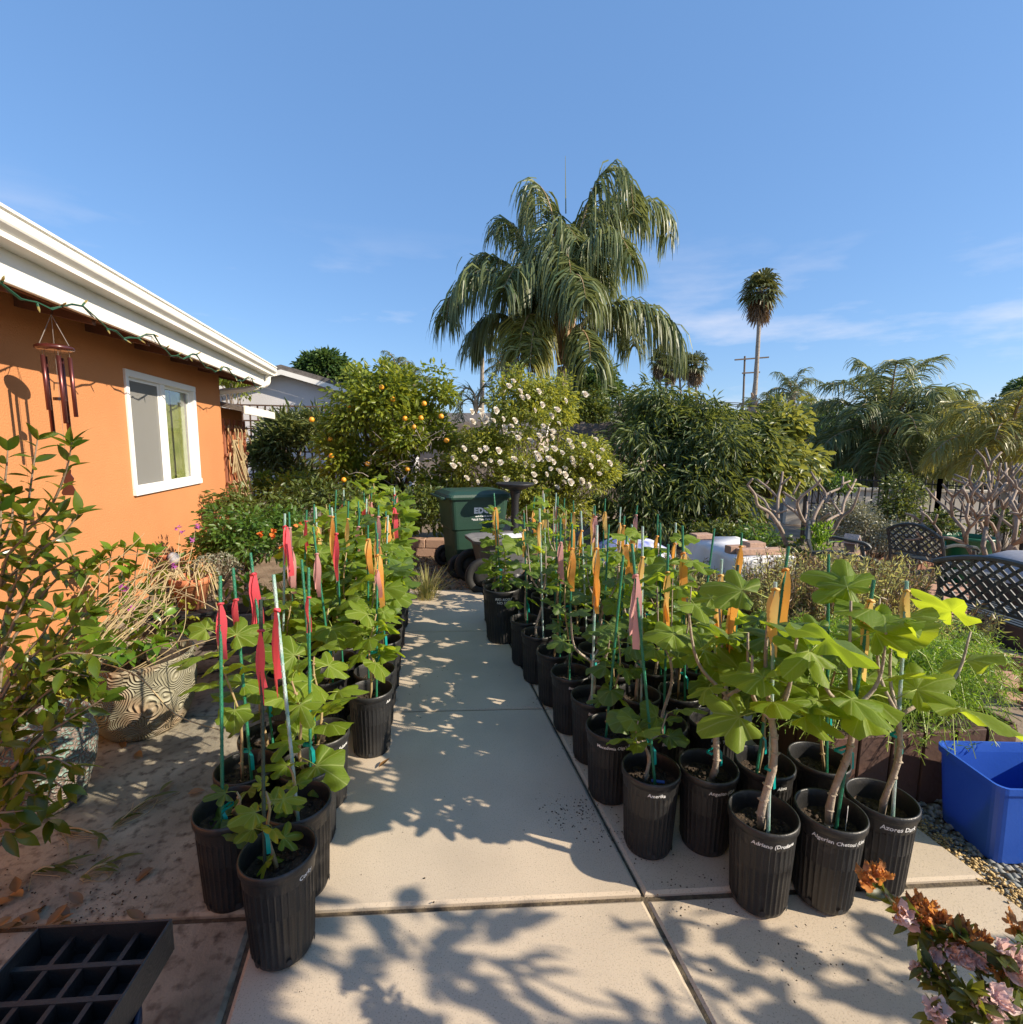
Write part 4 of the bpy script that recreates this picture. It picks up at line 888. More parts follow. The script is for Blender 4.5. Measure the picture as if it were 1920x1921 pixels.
def fig(x, y, h=.45, nl=12, ls=1.0, style='whip', stake=None, sm='stake_green', rib=None, rib2=None, text=None, tang=.7, tsize=.02, dark=0, leafz=.35, kinds=(0, 1, 4), label=None, group=None, tie=True, trunk_r=.007, tops=None, rz=None, pot_s=1.0, lean=0.0):
    root = empty('potted_fig', (x, y, 0), 0, label, 'potted plant', group)
    pot = link('pot', POT, root); pot.rotation_euler = (U(-.012, .012), U(-.012, .012), U(0, 6.28)); pot.scale = (pot_s,)*3
    so_ = link('soil', SOIL[int(U(0, 3.99))], root, loc=(0, 0, .264*pot_s+U(-.012, .006))); so_.rotation_euler = (0, 0, U(0, 6.28)); so_.scale = (pot_s, pot_s, 1)
    if text:
        pc = math.atan2(-y, -x)
        for k, tx in enumerate(text.split('|')):
            link('writing', text_mesh(tx, tsize/pot_s, .1080, pc+tang-pot.rotation_euler.z, (.279-k*.022)), pot)
    z0 = .275*pot_s; zt = z0+h; ph = U(0, 6.28); b0 = np.array([U(-.02, .02), U(-.02, .02), z0])
    mb = MB(); nodes = []
    if style == 'whip':
        top = b0+[U(-.04, .04)+lean, U(-.04, .04), h]; pts = [b0+(top-b0)*t+np.array([.012*math.sin(ph+t*7), .012*math.cos(ph*2+t*6), 0]) for t in np.linspace(0, 1, 9)]
        mb.tube(pts, [trunk_r*(1-.5*i/8) for i in range(9)], 6)
        for k in range(nl):
            t = leafz+(1-leafz)*(k/max(1, nl-1)); i = min(int(t*8), 7); f = t*8-i; nodes.append((pts[i]*(1-f)+pts[i+1]*f, t, None))
    else:     # bare grey trunk that forks, leaves at the tips
        sp = b0+[U(-.02, .02)+lean, U(-.02, .02), h*.5]; pts = [b0+(sp-b0)*t+np.array([.014*math.sin(ph+t*6), .010*math.cos(ph*2+t*5), 0]) for t in np.linspace(0, 1, 8)]
        mb.tube(pts, [trunk_r*(1.15-.3*i/7)*(1+.12*math.sin(i*2.1)) for i in range(8)], 7)
        if tops is None: tops = [(U(.06, .14)*math.cos(ph+k*2.1), U(.06, .14)*math.sin(ph+k*2.1), h*U(.85, 1.05)) for k in range(3)]
        for (tx, ty, tz) in tops:
            e_ = np.array([b0[0]+tx, b0[1]+ty, z0+tz]); mid = (pts[-1]*.55+e_*.45)+np.array([tx*.35, ty*.35, -.03]); pp = bez([pts[-1], mid, e_], 5)
            mb.tube(pp, [trunk_r*(.72-.4*i/len(pp)) for i in range(len(pp))], 6)
            m_ = max(2, nl//len(tops))
            for k in range(m_): q_ = 1-(.72*(1-k/max(1, m_-1))); nodes.append((pp[int(q_*(len(pp)-1))], .5+.5*k/m_, nrm([tx, ty, .02])))
    for _ in range(int(h*18)):      # knobbly nodes
        i = int(U(0, len(pts)-1)); mb.box(pts[i]+rng.normal(size=3)*.002, (trunk_r*1.9, trunk_r*1.9, .006), rotz(U(0, 3)), bev=.002)
    mb.build('stem', M['bark'] if style != 'whip' or trunk_r > .008 else M['bark_young'], root, smooth=True)
    for k, (p, t, od) in enumerate(nodes):
        az = ph+k*2.4; el = U(-.35, .55)+.5*max(0, t-.85)*4
        d = np.array([math.cos(az)*math.cos(el), math.sin(az)*math.cos(el), math.sin(el)])
        if od is not None: d = nrm(d+od*.5)
        up = nrm(np.array([U(-.75, .75), U(-.75, .75), 1.0])+d*U(-.2, .5)); s = ls*U(.75, 1.15)*(.62 if t > .97 else 1)*(.85 if t < leafz+.12 else 1)
        place_leaf(root, p, d, up, s, kinds[int(U(0, len(kinds)-.01))], dark if dark in (0, 1) else int(U(0, 1.99)))
    if stake is not False:
        D_ = depth_of(x, y); 
        if stake: tp = at(stake[0], stake[1], D_)-[x, y, 0]
        else: tp = np.array([U(-.05, .05), U(-.04, .04), U(1.10, 1.22)])
        bt = np.array([U(-.05, .05), U(-.055, .02), .22]); mb = MB(); k_ = 14
        pts = [bt+(tp-bt)*i/k_ for i in range(k_+1)]; rr = .0056 if sm != 'stake_pale' else .006
        mb.tube(pts, [rr*(1+.08*math.sin(i*2.0)) for i in range(k_+1)], 7)
        for i in range(int((tp[2]-.3)/.03)):
            q = bt+(tp-bt)*((.3+i*.03)/(tp[2])); mb.tube([q, q+[0, 0, .004]], rr*1.16, 6)
        mb.build('stake', M[sm], root)
        for rbn, dz in ((rib, .0), (rib2, .14)):
            if not rbn: continue
            c_, off = rbn if isinstance(rbn, tuple) else (rbn, U(.05, .16)); t = 1-(off+dz)/(tp[2]-bt[2]); q = bt+(tp-bt)*t
            o = link('ribbon', ribbon(int(U(0, 3.99)), c_), root, loc=q); s_ = U(.85, 1.25); o.scale = (s_, s_, s_*U(.9, 1.2)); pc = math.atan2(-y, -x); o.rotation_euler = (0, 0, pc+math.pi/2+U(-.8, .8))
        if tie:
            zz = z0+min(h*.55, U(.12, .35)); q = bt+(tp-bt)*((zz-bt[2])/(tp[2]-bt[2])); st = pts[0]; i = int(min(.95, (zz-z0)/h)*7) if style == 'whip' else 4
            sp_ = b0*.5+np.array([b0[0], b0[1], zz])*.5; sp_[2] = zz; mb = MB()
            mb.strip([q+[.007, .007, .004], q+[-.008, .006, 0], sp_+[-.011, .008, .0], sp_+[0, -.012, .0], q+[0, -.009, .002]], .010, np.array([.1, .1, 1.]))
            mb.strip([q, q+[.012, -.010, -.02], q+[.014, -.014, -.075]], [.008, .012, .012], np.array([1., .3, 0])); mb.build('tie', M['tie'], root, smooth=True)
    return root
GL, GR = 'potted figs in rows on the house side of the walkway', 'potted figs in rows on the bench side of the walkway'
def px2(px, py, z=.33): p = g(px, py, z); return float(p[0]), float(p[1])
# --- front left cluster
fig(-.40, 1.56, h=.24, nl=9, ls=.62, stake=(489, 1125), sm='stake_dark', rib=('pink', .10), text='Corky', tang=.75, leafz=.05, dark=0, label='small fig in black ribbed pot with big pink ribbon and teal tie at its base', group=GL, kinds=(0, 4))
fig(-.615, 1.80, h=.12, nl=4, ls=.85, stake=(413, 1080), rib=('pink', .10), text='Coll', tang=.8, leafz=.1, dark=1, label='near leafless potted fig with one large dark leaf hanging over the rim', group=GL)
fig(-.385, 1.785, h=.20, nl=5, ls=.5, stake=(513, 1078), sm='stake_pale', rib=('pink', .13), leafz=.1, tie=False, label='small potted fig with pale weathered stake and pink ribbon beside the walkway', group=GL)
fig(-.62, 2.03, h=.62, nl=8, ls=1.0, stake=(437, 1065), rib=('pink', .13), style='whip', leafz=.55, lean=-.05, trunk_r=.006, label='slender potted fig tied upright to a pale green stake near the ring patterned pot', group=GL)
fig(-.39, 2.01, h=.40, nl=8, ls=1.0, stake=(579, 1065), rib=('pink', .12), text='LSV', tang=.9, leafz=.1, label='potted fig with broad bright lobed leaves and pink ribbon in the front cluster', group=GL)
fig(-.37, 2.235, h=.42, nl=9, ls=1.2, stake=(566, 1050), rib=None, text='Sultane', tang=.9, leafz=.2, label='potted fig with very large sunlit leaves and a plain green stake', group=GL, kinds=(0, 1))
fig(-.60, 2.25, h=.40, nl=9, ls=1.2, stake=(470, 1037), rib=('pink', .10), leafz=.3, label='dark leaved potted fig with pink ribbon at the back of the front cluster', group=GL, dark=1)
fig(-.185, 2.60, h=.46, nl=14, ls=.95, stake=(708, 1000), rib=('orange_r', .12), rib2='faded', text='Aux', tang=.95, leafz=.45, label='potted fig standing forward of its row with orange ribbon at the walkway edge', group=GL)
# --- left block
cols = [(-.185, 2.83, 9), (-.415, 2.80, 10), (-.64, 2.90, 9)]
rc_ = ['pink', 'orange_r', 'yellow_r', 'faded', None, 'orange_r', 'pink', 'faded']
rn = {'pink': 'pink', 'orange_r': 'orange', 'yellow_r': 'yellow', 'faded': 'faded pink', None: 'no'}
sn = {'stake_green': 'green', 'stake_pale': 'pale'}
k = 0
for ci, (cx_, y0_, n_) in enumerate(cols):
    for j in range(n_):
        k += 1; y = y0_+j*.228; x = cx_+.014*j+U(-.012, .012); rb_ = rc_[(k*5+ci) % 8]; s_ = 'stake_pale' if k % 4 == 0 else 'stake_green'; hh = (.42 if j < 2 else .62)+U(-.08, .2)+.02*j
        big = j >= 2
        fig(x, y, h=hh, nl=16 if big else (8 if ci else 11), ls=U(.95, 1.2), rib=rb_, rib2=rc_[(k*3) % 8] if k % 3 == 0 else None, sm=s_, leafz=.25 if big else .55, tie=k % 2 == 0, kinds=(0, 1, 2, 3, 4), dark=2 if j % 3 else 0,
            label='%s fig with %s ribbon, %s stake, in the %s row, house side' % ('tall leafy' if hh > .66 else ('leafy' if big else 'sparse'), rn[rb_], sn[s_], ('walkway', 'middle', 'wall')[ci]), group=GL)
# --- right block, front
fig(1.22, 1.42, h=.80, nl=13, ls=1.25, style='fork', stake=(1455, 1092), sm='stake_pale', rib=('yellow_r', .03), text='Adriano (Drofiana', tang=.42, trunk_r=.0125, tops=[(-.06, .05, .62), (.03, .1, .80), (.12, .06, .66), (.02, -.05, .72)], label='fig with stout bare grey trunk and orange ribbon in the pot marked Adriano', group=GR, dark=2)
f_ = fig(1.455, 1.385, h=.86, nl=12, ls=1.1, style='fork', stake=(1640, 1088), rib=('yellow_r', .08), text='Algerian Chetoui (Unk', tang=.42, trunk_r=.0115, lean=.03, tops=[(-.10, .02, .68), (.05, .06, .80), (.12, -.02, .74)], label='fig tied to a green stake in the pot marked Algerian Chetoui with a white tag', group=GR)
mb = MB().box((.045, -.03, .315), (.016, .0015, .085), rotz(.7)); mb.build('plant_tag', M['pen'], f_)
fig(1.695, 1.40, h=.78, nl=11, ls=1.45, style='fork', stake=(1702, 1090), sm='stake_pale', rib=('yellow_r', .04), text='Azores Dark', tang=.62, tsize=.024, trunk_r=.010, tops=[(-.06, .06, .80), (.34, .04, .66), (.03, .08, .72)], label='fig with a long sideways branch of huge leaves in the pot marked Azores', group=GR, kinds=(1, 3, 0))
f_ = fig(.945, 1.725, h=.30, nl=13, ls=.72, style='fork', stake=(1186, 1020), rib=('faded', .13), text='Amerika', tang=.25, trunk_r=.007, tops=[(-.06, -.01, .26), (.08, .02, .26)], dark=1, label='small forked fig with faded pink ribbon in the pot marked Amerika', group=GR, kinds=(2, 3))
mb = MB().box((.01, -.04, .298), (.05, .014, .003), rotz(-.4)); mb.build('plant_tag', M['blue_plastic'], f_)
fig(1.18, 1.695, h=.72, nl=12, ls=1.05, style='fork', stake=(1385, 1060), sm='stake_dark', rib=('orange_r', .1), text='Angelito (Grn', tang=.6, trunk_r=.0115, lean=.03, label='fig with smooth curved grey trunk in the pot marked Angelito', group=GR)
fig(1.415, 1.675, h=.62, nl=12, ls=1.2, style='whip', stake=(1480, 1025), rib=('orange_r', .1), text='Alma', tang=.7, trunk_r=.008, leafz=.4, dark=1, label='broad leaved fig in the pot marked Alma behind the front pots', group=GR)
fig(1.655, 1.655, h=.60, nl=9, ls=1.35, style='whip', stake=(1555, 1040), rib=None, trunk_r=.006, leafz=.45, label='young reddish stemmed fig with large leaves beside the wooden planter', group=GR)
names = {(0, 1): "Macedonia Olga's Bulgar", (1, 1): 'Black Jamaica', (2, 1): 'Barn. Texas (BC', (0, 2): 'Bordeaux Can', (1, 2): 'Argentina', (2, 2): 'Brown Rim (OCST', (0, 3): 'Boulos Ajoy', (0, 4): 'Conadria', (0, 6): 'Celeste Imp', (1, 4): 'R C', (2, 3): 'Cavala', (2, 4): 'Fruits', (3, 1): 'Fells'}
colsR = [(.92, [2.04, 2.33, 2.62, 2.93, 3.23, 3.52]), (1.16, [2.02, 2.31, 2.60, 2.90, 3.19, 3.48, 3.77, 4.06, 4.35, 4.64]), (1.40, [1.99, 2.28, 2.57, 2.86, 3.15, 3.44, 3.73, 4.02, 4.31, 4.60]), (1.645, [2.25, 2.55, 2.85, 3.15, 3.45, 3.75, 4.05])]
for ci, (cx_, ys) in enumerate(colsR):
    for j, y in enumerate(ys):
        k += 1; rb_ = ['orange_r', 'yellow_r', 'orange_r', None, 'yellow_r', 'faded', 'orange_r'][(k*3+ci) % 7]; s_ = 'stake_pale' if k % 3 == 0 else 'stake_green'
        x = cx_-(.02*max(0, j-2) if ci == 0 else 0)+U(-.012, .012); hh = .58+U(-.05, .22)+.015*j; st = 'fork' if (ci+j) % 3 == 1 else 'whip'
        if ci == 0: hh = [.48, .50, .56, .62, .66, .70][j]
        if ci == 3 or (ci == 2 and j > 4): hh = U(.36, .5)
        fig(x, y+U(-.012, .012), h=hh, nl=11 if ci < 2 else 13, ls=U(.62, .9) if ci < 2 else U(.8, 1.1), style=st, rib=rb_, sm=s_, text=names.get((ci, j+1)), tang=.35 if ci == 0 else .55, leafz=.35 if j < 2 else .25, tie=(k % 2 == 0), trunk_r=U(.006, .011), kinds=(0, 1, 2, 4, 3), dark=1 if (ci == 0 and j < 4) else 2, rib2='orange_r' if k % 5 == 0 else None,
            label=('fig in the black pot marked %s' % names[ci, j+1]) if (ci, j+1) in names else '%s fig with %s ribbon, %s stake, in the %s row, bench side' % ('grey forked' if st == 'fork' else ('tall leafy' if hh > .66 else 'leafy'), rn[rb_], sn[s_], ('walkway', 'second', 'third', 'outer')[ci]), group=GR)
fig(.775, 3.98, h=.40, nl=26, ls=.55, style='whip', stake=(927, 925), rib='orange_r', text='RIO ROSU|NO SCA', tang=.1, tsize=.03, pot_s=1.32, leafz=.0, kinds=(3, 2), dark=2, label='bushy small leaved plant in the largest black pot at the end of the walkway row', group=GR)
fig(.80, 4.40, h=.7, nl=24, ls=.9, style='whip', rib='yellow_r', pot_s=1.1, leafz=.1, dark=2, label='leafy potted fig behind the largest black pot by the grey cart', group=GR)

# ------------------------------------------------------------------ things by the house wall
chP = np.array(pl(96, 590, 0, -2.24)); ct = np.array(pl(100, 652, 0, -2.24))
ch = empty('wind_chime', (chP[0], chP[1], 2.0), 0, 'dark red wooden wind chime with metal tubes hanging under the eave', 'wind chime')
zt = float(ct[2]); c0 = np.array([-2.24, chP[1], 0])
MB().tube(bez([c0+[0, 0, 2.52], c0+[0, .02, 2.50], c0+[0, .012, float(chP[2])+.02], c0+[0, 0, float(chP[2])]], 4), .003, 5).build('hook', M['iron'], ch, world=True)
dr = .105
mb = MB(); mb.lathe([(.001, -.016), (dr*.8, -.018), (dr, -.008), (dr, .006), (dr*.85, .016), (.001, .018)], 24, c0+[0, 0, zt]); mb.build('top_disc', M['chime_wood'], ch, world=True, smooth=True)
for k in range(3):
    a = k*2.09; MB().tube([c0+[0, 0, float(chP[2])], c0+[dr*.8*math.cos(a), dr*.8*math.sin(a), zt+.016]], .0022, 4).build('cord', M['string'], ch, world=True)
for k, bz in enumerate((.50, .62, .66, .45, .56)):
    a = k*1.257+.4; c = c0+[.072*math.cos(a), .072*math.sin(a), 0]
    MB().tube([c+[0, 0, zt-.015], c+[0, 0, zt-.06]], .0015, 3).build('cord', M['string'], ch, world=True)
    MB().tube([c+[0, 0, zt-.055], c+[.004, 0, zt-.055-bz*.78]], .0125, 10).build('chime_tube', M['chime_metal'], ch, world=True, smooth=True)
MB().tube([c0+[0, 0, zt], c0+[0, 0, zt-.80]], .0015, 3).build('cord', M['string'], ch, world=True)
MB().lathe([(.001, -.01), (.035, -.01), (.035, .01), (.001, .01)], 14, c0+[0, 0, zt-.33]).build('striker', M['chime_wood'], ch, world=True)
sz = zt-.80
MB().prism([(-.022, 0), (0, -.012), (.022, 0), (.018, -.03), (.035, -.06), (.02, -.10), (.045, -.16), (.035, -.175), (-.035, -.175), (-.045, -.16), (-.02, -.10), (-.035, -.06), (-.018, -.03)], -.005, .005, 'y').build('wind_sail', M['chime_wood'], ch, loc=(0, 0, sz-2.0))
# string lights along the fascia
sl = empty('string_lights', (EV, 3, 2.4), 0, 'green string of small coloured lights looped along the eave', 'string lights')
mb = MB(); pts = []; ys = np.arange(1.2, 8.6, .12); hooks = np.arange(1.2, 8.8, .95)
for y in ys:
    f = ((y-1.2) % .95)/.95; sag = .13*4*f*(1-f); pts.append((EV+.024+.01*math.sin(y*9), y, 2.50-sag+.012*math.sin(y*23)))
mb.tube(pts, .0045, 5); mb.tube([(p[0]+.006, p[1], p[2]+.006*math.sin(p[1]*40)) for p in pts], .004, 4); mb.build('wire', M['wire_green'], sl, world=True)
for p in pts[::2]:
    d = nrm([U(.1, .5), U(-.5, .5), U(-1, .6)]); p = np.array(p); MB().tube([p, p+d*.028], [.006, .007], 6).build('socket', M['wire_green'], sl, world=True)
    MB().tube([p+d*.028, p+d*.045, p+d*.062], [.006, .0065, .001], 6).build('bulb', M['bulb'], sl, world=True)
# wooden trellis with dry vines on the addition wall
tx = XA+.06; t0 = pl(420, 800, 0, tx); t1 = pl(458, 800, 0, tx)
tre = empty('wood_trellis', (tx, t0[1], 0), 0, 'reddish wooden wall trellis with dry tied vines', 'trellis')
for k in range(5):
    y = t0[1]+(t1[1]-t0[1])*k/4; MB().box((tx, y, 1.0), (.03, .05, 1.85), bev=.003).build('slat', M['redwood'], tre, world=True)
for z in (.5, .95, 1.38, 1.8): MB().box((tx+.03, (t0[1]+t1[1])/2, z), (.02, t1[1]-t0[1]+.12, .045), bev=.003).build('slat', M['redwood'], tre, world=True)
mb = MB()
for k in range(26):
    y = U(t0[1], t1[1]); z = [.5, .95, 1.38, 1.8][k % 4]; q = bez([(tx+.06, y, z+.03), (tx+.08, y+U(-.1, .1), z-.06), (tx+.07, y+U(-.2, .2), z-U(.12, .28)), (tx+.06, y+U(-.1, .2), z-U(.1, .36))], 4); mb.tube(q, .011, 4)
for k in range(6): mb.tube(bez([(tx+.07, t0[1]+U(.1, .6), 1.6), (tx+.1, t0[1]+U(.2, .8), 1.0), (tx+.15, t1[1]+U(-.3, .3), .3), (tx+.2, t1[1]+U(0, .5), .0)], 5), .018, 4)
mb.build('dry_vine', M['stalk'], tre, world=True)

# ------------------------------------------------------------------ shrubs with individual leaves
def leaf_obj_mesh(name, L_, Wd, m, curl=.15, fold=.12, n=5):
    mb = MB(); V = [(0, 0, 0)]; 
    for i in range(1, n):
        t = i/n; w_ = Wd*math.sin(math.pi*t**.85)*.5; z = -curl*L_*t*t
        V += [(-w_, L_*t, z+fold*w_*2), (0, L_*t, z), (w_, L_*t, z+fold*w_*2)]
    V.append((0, L_, -curl*L_*1.05)); fs = [(0, 2, 1), (0, 3, 2)]
    for i in range(n-2):
        b = 1+3*i; fs += [(b, b+1, b+4, b+3), (b+1, b+2, b+5, b+4)]
    b = 1+3*(n-2); fs += [(b, b+1, b+3), (b+1, b+2, b+3)]
    mb.add(V, fs); return mb.mesh(name, m, True)
def obj_leaf(parent, me, p, d, up, s, name='leaf'):
    R = frames(np.array([d], float), np.array([up], float))[0]; o = link(name, me, parent); mm = Matrix.Identity(4); off = np.array(parent.location)
    for i in range(3):
        for j in range(3): mm[i][j] = R[i, j]*s
        mm[i][3] = p[i]-off[i]
    o.matrix_local = mm; return o
CAM_L = [leaf_obj_mesh('leaf', .085, .034, M['camellia'], c, f) for c, f in ((.12, .15), (.25, .1), (.05, .2))]
def m_island_to_obj(m):   # give each leaf object its own tint
    t = m.node_tree; 
    for nd in list(t.nodes):
        if nd.type == 'NEW_GEOMETRY':
            oi = t.nodes.new('ShaderNodeObjectInfo'); l = nd.outputs['Random Per Island'].links[0].to_socket; t.links.new(oi.outputs['Random'], l)
for q in ('camellia', 'gloss_shrub', 'orchid', 'azalea_leaf', 'litter'): m_island_to_obj(M[q])
def leafy_shrub(name, label, base, branches, lm, step, ls, cat='shrub', rad=.007, spread=.55, jit=.35, start=.25, tm=None, whorl=1, droop=.1):
    e = empty(name, base, 0, label, cat); mb = MB(); n_ = 0
    for br in branches:
        P = bez(br, 8); L_ = np.array(P); k = len(P); mb.tube(P, [rad*(1.1-.75*i/k) for i in range(k)], 5); seg = np.linalg.norm(np.diff(L_, axis=0), axis=1); cum = np.concatenate([[0], np.cumsum(seg)]); s = cum[-1]*start; ph = U(0, 6)
        while s <= cum[-1]+1e-6:
            j = min(max(np.searchsorted(cum, s)-1, 0), k-2); f = (s-cum[j])/seg[j]; p = L_[j]*(1-f)+L_[j+1]*f; t = nrm(L_[j+1]-L_[j]); last = s > cum[-1]-step*1.2
            for q in range(whorl if not last else 4):
                ph += 2.4; a = nrm(np.cross(t, [.3, .2, 1])); b_ = np.cross(t, a); d = nrm((a*math.cos(ph)+b_*math.sin(ph))*spread+t*(.45 if not last else .8)+rng.normal(size=3)*jit*.4-[0, 0, droop])
                obj_leaf(e, lm[int(U(0, len(lm)-.01))], p, d, nrm(np.array([0, 0, 1.])+rng.normal(size=3)*.5), ls*U(.7, 1.2)); n_ += 1
            s += step*U(.7, 1.3)
    mb.build('branch', tm or M['twig'], e, world=True, smooth=True); return e
b = g(70, 1560, 0); D0 = 2.35
A_ = lambda l: [at(*p) for p in l]
def jig(brs, n_=1, dx=26, dy=26, dd=.14):
    out = list(brs)
    for br in brs[4:]:
        for _ in range(n_):
            ox, oy, od = U(-dx, dx), U(-dy, dy), U(-dd, dd); out.append([br[0]]+[p+AX @ np.array([ox, oy, 0])*.0022*(i+1)/2.0+AX[:, 2]*od for i, p in enumerate(br[1:])])
    return out
leafy_shrub('camellia_bush', 'glossy dark leaved shrub reaching up in front of the orange wall', (b[0]-.25, b[1]-.1, 0), jig([
    A_([(-20, 1480, 2.3), (10, 1200, 2.3), (45, 1000, 2.35), (62, 880, 2.35), (72, 815, 2.35)]), A_([(45, 1000, 2.35), (95, 950, 2.3), (125, 880, 2.25), (135, 830, 2.2)]),
    A_([(-20, 1300, 2.2), (20, 1120, 2.2), (70, 1040, 2.1), (120, 1000, 2.1), (150, 960, 2.1)]), A_([(-10, 1150, 2.3), (-5, 1000, 2.3), (10, 900, 2.3), (15, 840, 2.3)]),
    A_([(-10, 1250, 2.2), (60, 1100, 2.15), (110, 1060, 2.1), (140, 1040, 2.05)]), A_([(-20, 1450, 2.0), (60, 1300, 2.0), (130, 1200, 1.95), (175, 1150, 1.95)]),
    A_([(-20, 1420, 1.95), (40, 1300, 1.95), (110, 1230, 1.9), (190, 1230, 1.9)]), A_([(-20, 1500, 1.9), (60, 1400, 1.9), (130, 1350, 1.9), (195, 1310, 1.9)]),
    A_([(-20, 1520, 1.9), (40, 1440, 1.88), (90, 1420, 1.85), (140, 1440, 1.85)]), A_([(-20, 1560, 1.85), (20, 1500, 1.85), (70, 1490, 1.85)]), A_([(-20, 1350, 2.0), (30, 1250, 2.0), (80, 1190, 2.0), (110, 1130, 2.0)]),
    A_([(-20, 1600, 1.8), (0, 1560, 1.8), (30, 1560, 1.8)]), A_([(0, 1100, 2.2), (60, 1040, 2.2), (100, 1000, 2.15), (110, 960, 2.1)]), A_([(-10, 1050, 2.3), (20, 980, 2.3), (25, 930, 2.3)]), A_([(-20, 1380, 1.95), (30, 1350, 1.95), (100, 1290, 1.92), (140, 1270, 1.9)])]),
    CAM_L, .027, 1.1, start=.15)
gp = empty('glazed_pot', (g(75, 1540)[0]-.05, g(75, 1540)[1]+.12, 0), 0, 'turquoise and maroon glazed pot half hidden by the glossy shrub', 'plant pot')
MB().lathe([(.001, .01), (.13, 0), (.15, .03), (.19, .16), (.205, .28), (.19, .34), (.175, .36), (.19, .385), (.18, .395), (.165, .38), (.16, .33), (.001, .33)], 40).build('pot_body', M['glaze_pot'], gp, smooth=True)
# ring patterned pot with gardenia
rpx, rpy = g(268, 1375)[:2]
rp_ = empty('ring_pot', (rpx-.02, rpy+.08, 0), 0, 'large rounded stoneware pot with concentric ring pattern', 'plant pot')
MB().lathe([(.001, .012), (.16, 0), (.185, .01), (.215, .06), (.250, .15), (.263, .25), (.258, .34), (.252, .40), (.262, .42), (.256, .432), (.24, .425), (.235, .38), (.001, .37)], 56).build('pot_body', M['ring_pot'], rp_, smooth=True)
MB().lathe([(.001, .385), (.1, .38), (.236, .376)], 24).build('soil', M['soil'], rp_)
GL_L = [leaf_obj_mesh('leaf', .095, .045, M['gloss_shrub'], c, f) for c, f in ((.15, .15), (.3, .1))]
rc0 = np.array([rpx-.02, rpy+.08, .38])
leafy_shrub('gardenia', 'bright glossy gardenia growing from the ring patterned pot', rc0, [[rc0+[U(-.05, .05), U(-.05, .05), 0], rc0+[.1*math.cos(a), .1*math.sin(a), .1], rc0+[r*math.cos(a), r*math.sin(a), z]] for a, r, z in ((.2, .2, .16), (1.1, .18, .26), (2, .2, .22), (2.9, .24, .2), (4, .2, .2), (4.8, .22, .13), (5.5, .24, .17), (5.9, .2, .22), (3.4, .3, .3))], GL_L, .03, .95, start=.2, rad=.006)
# second glossy shrub against the wall
sb = np.array([-2.2, 4.0, 0])
leafy_shrub('wall_shrub', 'glossy shrub with upright shoots against the orange wall', sb, [[sb, at(x0, 1180, 4.1), at(x1, y1+40, 4.05), at(x1+5, y1, 4.0)] for x0, x1, y1 in ((200, 205, 1030), (215, 230, 1020), (240, 255, 1018), (150, 160, 1060), (265, 285, 1035), (180, 185, 1050), (300, 310, 1080), (120, 118, 1080), (250, 240, 1070), (280, 300, 1120), (320, 345, 1130), (90, 75, 1100), (60, 40, 1110))], GL_L, .05, 1.25, start=.3, rad=.007)
# reed orchid clump with dry stalks
ob = np.array([-1.75, 2.95, .0]); oc = empty('orchid_clump', ob, 0, 'clump of reed orchids with yellow green leaves and dry arching stalks', 'orchid')
OL = [leaf_obj_mesh('leaf', .13, .030, M['orchid'], .3, .15), leaf_obj_mesh('leaf', .10, .032, M['orchid'], .1, .2)]
mb = MB()
for k in range(48):
    x0 = U(30, 175); p0 = at(x0, U(1340, 1400), 2.75+U(-.15, .3)); p1 = p0+[U(-.05, .08), U(-.1, .1), U(.25, .5)]; mb.tube(bez([p0, (p0+p1)/2+[U(-.03, .03)]*3, p1], 4), .004, 4)
    for j in range(5):
        t = .25+.75*j/5; p = p0*(1-t)+p1*t; a = U(0, 6.3); obj_leaf(oc, OL[k % 2], p, nrm([math.cos(a)*.6, math.sin(a)*.6, U(.1, .9)]), nrm([0, 0, 1]+rng.normal(size=3)*.4), U(.7, 1.15))
mb.build('cane', M['orchid'], oc, world=True)
for k in range(46):
    x0, y0 = U(120, 215), U(1170, 1290); d = U(2.6, 3.0); L_ = U(.5, 1.1); p0 = at(x0, y0, d); p1 = at(x0+U(60, 130), y0-U(60, 120), d+.1); p2 = at(x0+U(120, 215), y0-U(80, 190), d+.2)
    MB().tube(bez([p0, p1, p2], 5), [.0032]*6+[.0018]*5, 4).build('dry_stalk', M['stalk'], oc, world=True)
for k in range(24):
    p0 = at(U(60, 170), U(1240, 1290), 2.45); p2 = at(U(30, 60), U(1290, 1330), 2.4); MB().tube(bez([p0, (p0+p2)/2+[0, 0, .04], p2], 4), .0025, 3).build('dry_stalk', M['stalk'], oc, world=True)
for st in ([(200, 1270, 2.6), (290, 1215, 2.5), (400, 1195, 2.45), (425, 1200, 2.4)], [(180, 1240, 2.6), (260, 1270, 2.5), (330, 1340, 2.45), (420, 1372, 2.4)], [(330, 1110, 2.8), (400, 1140, 2.6), (470, 1190, 2.5), (530, 1240, 2.5)]):
    MB().tube(bez(A_(st), 6), .0032, 4).build('dry_stalk', M['stalk'], oc, world=True)
PL = leaf_obj_mesh('petal', .022, .012, M['petal_purple'], .3, .1, 3)
for (px, py, d) in ((228, 1098, 2.9), (236, 1108, 2.9), (247, 1145, 2.8), (325, 1060, 3.0), (556, 1216, 2.45), (562, 1222, 2.45), (548, 1222, 2.45), (335, 990, 3.6), (340, 1000, 3.6), (366, 985, 3.6), (362, 1012, 3.6), (372, 990, 3.6)):
    c = at(px, py, d)
    for j in range(9): obj_leaf(oc, PL, c+rng.normal(size=3)*.008, rv(1)[0], rv(1)[0], 1.0, 'petal')
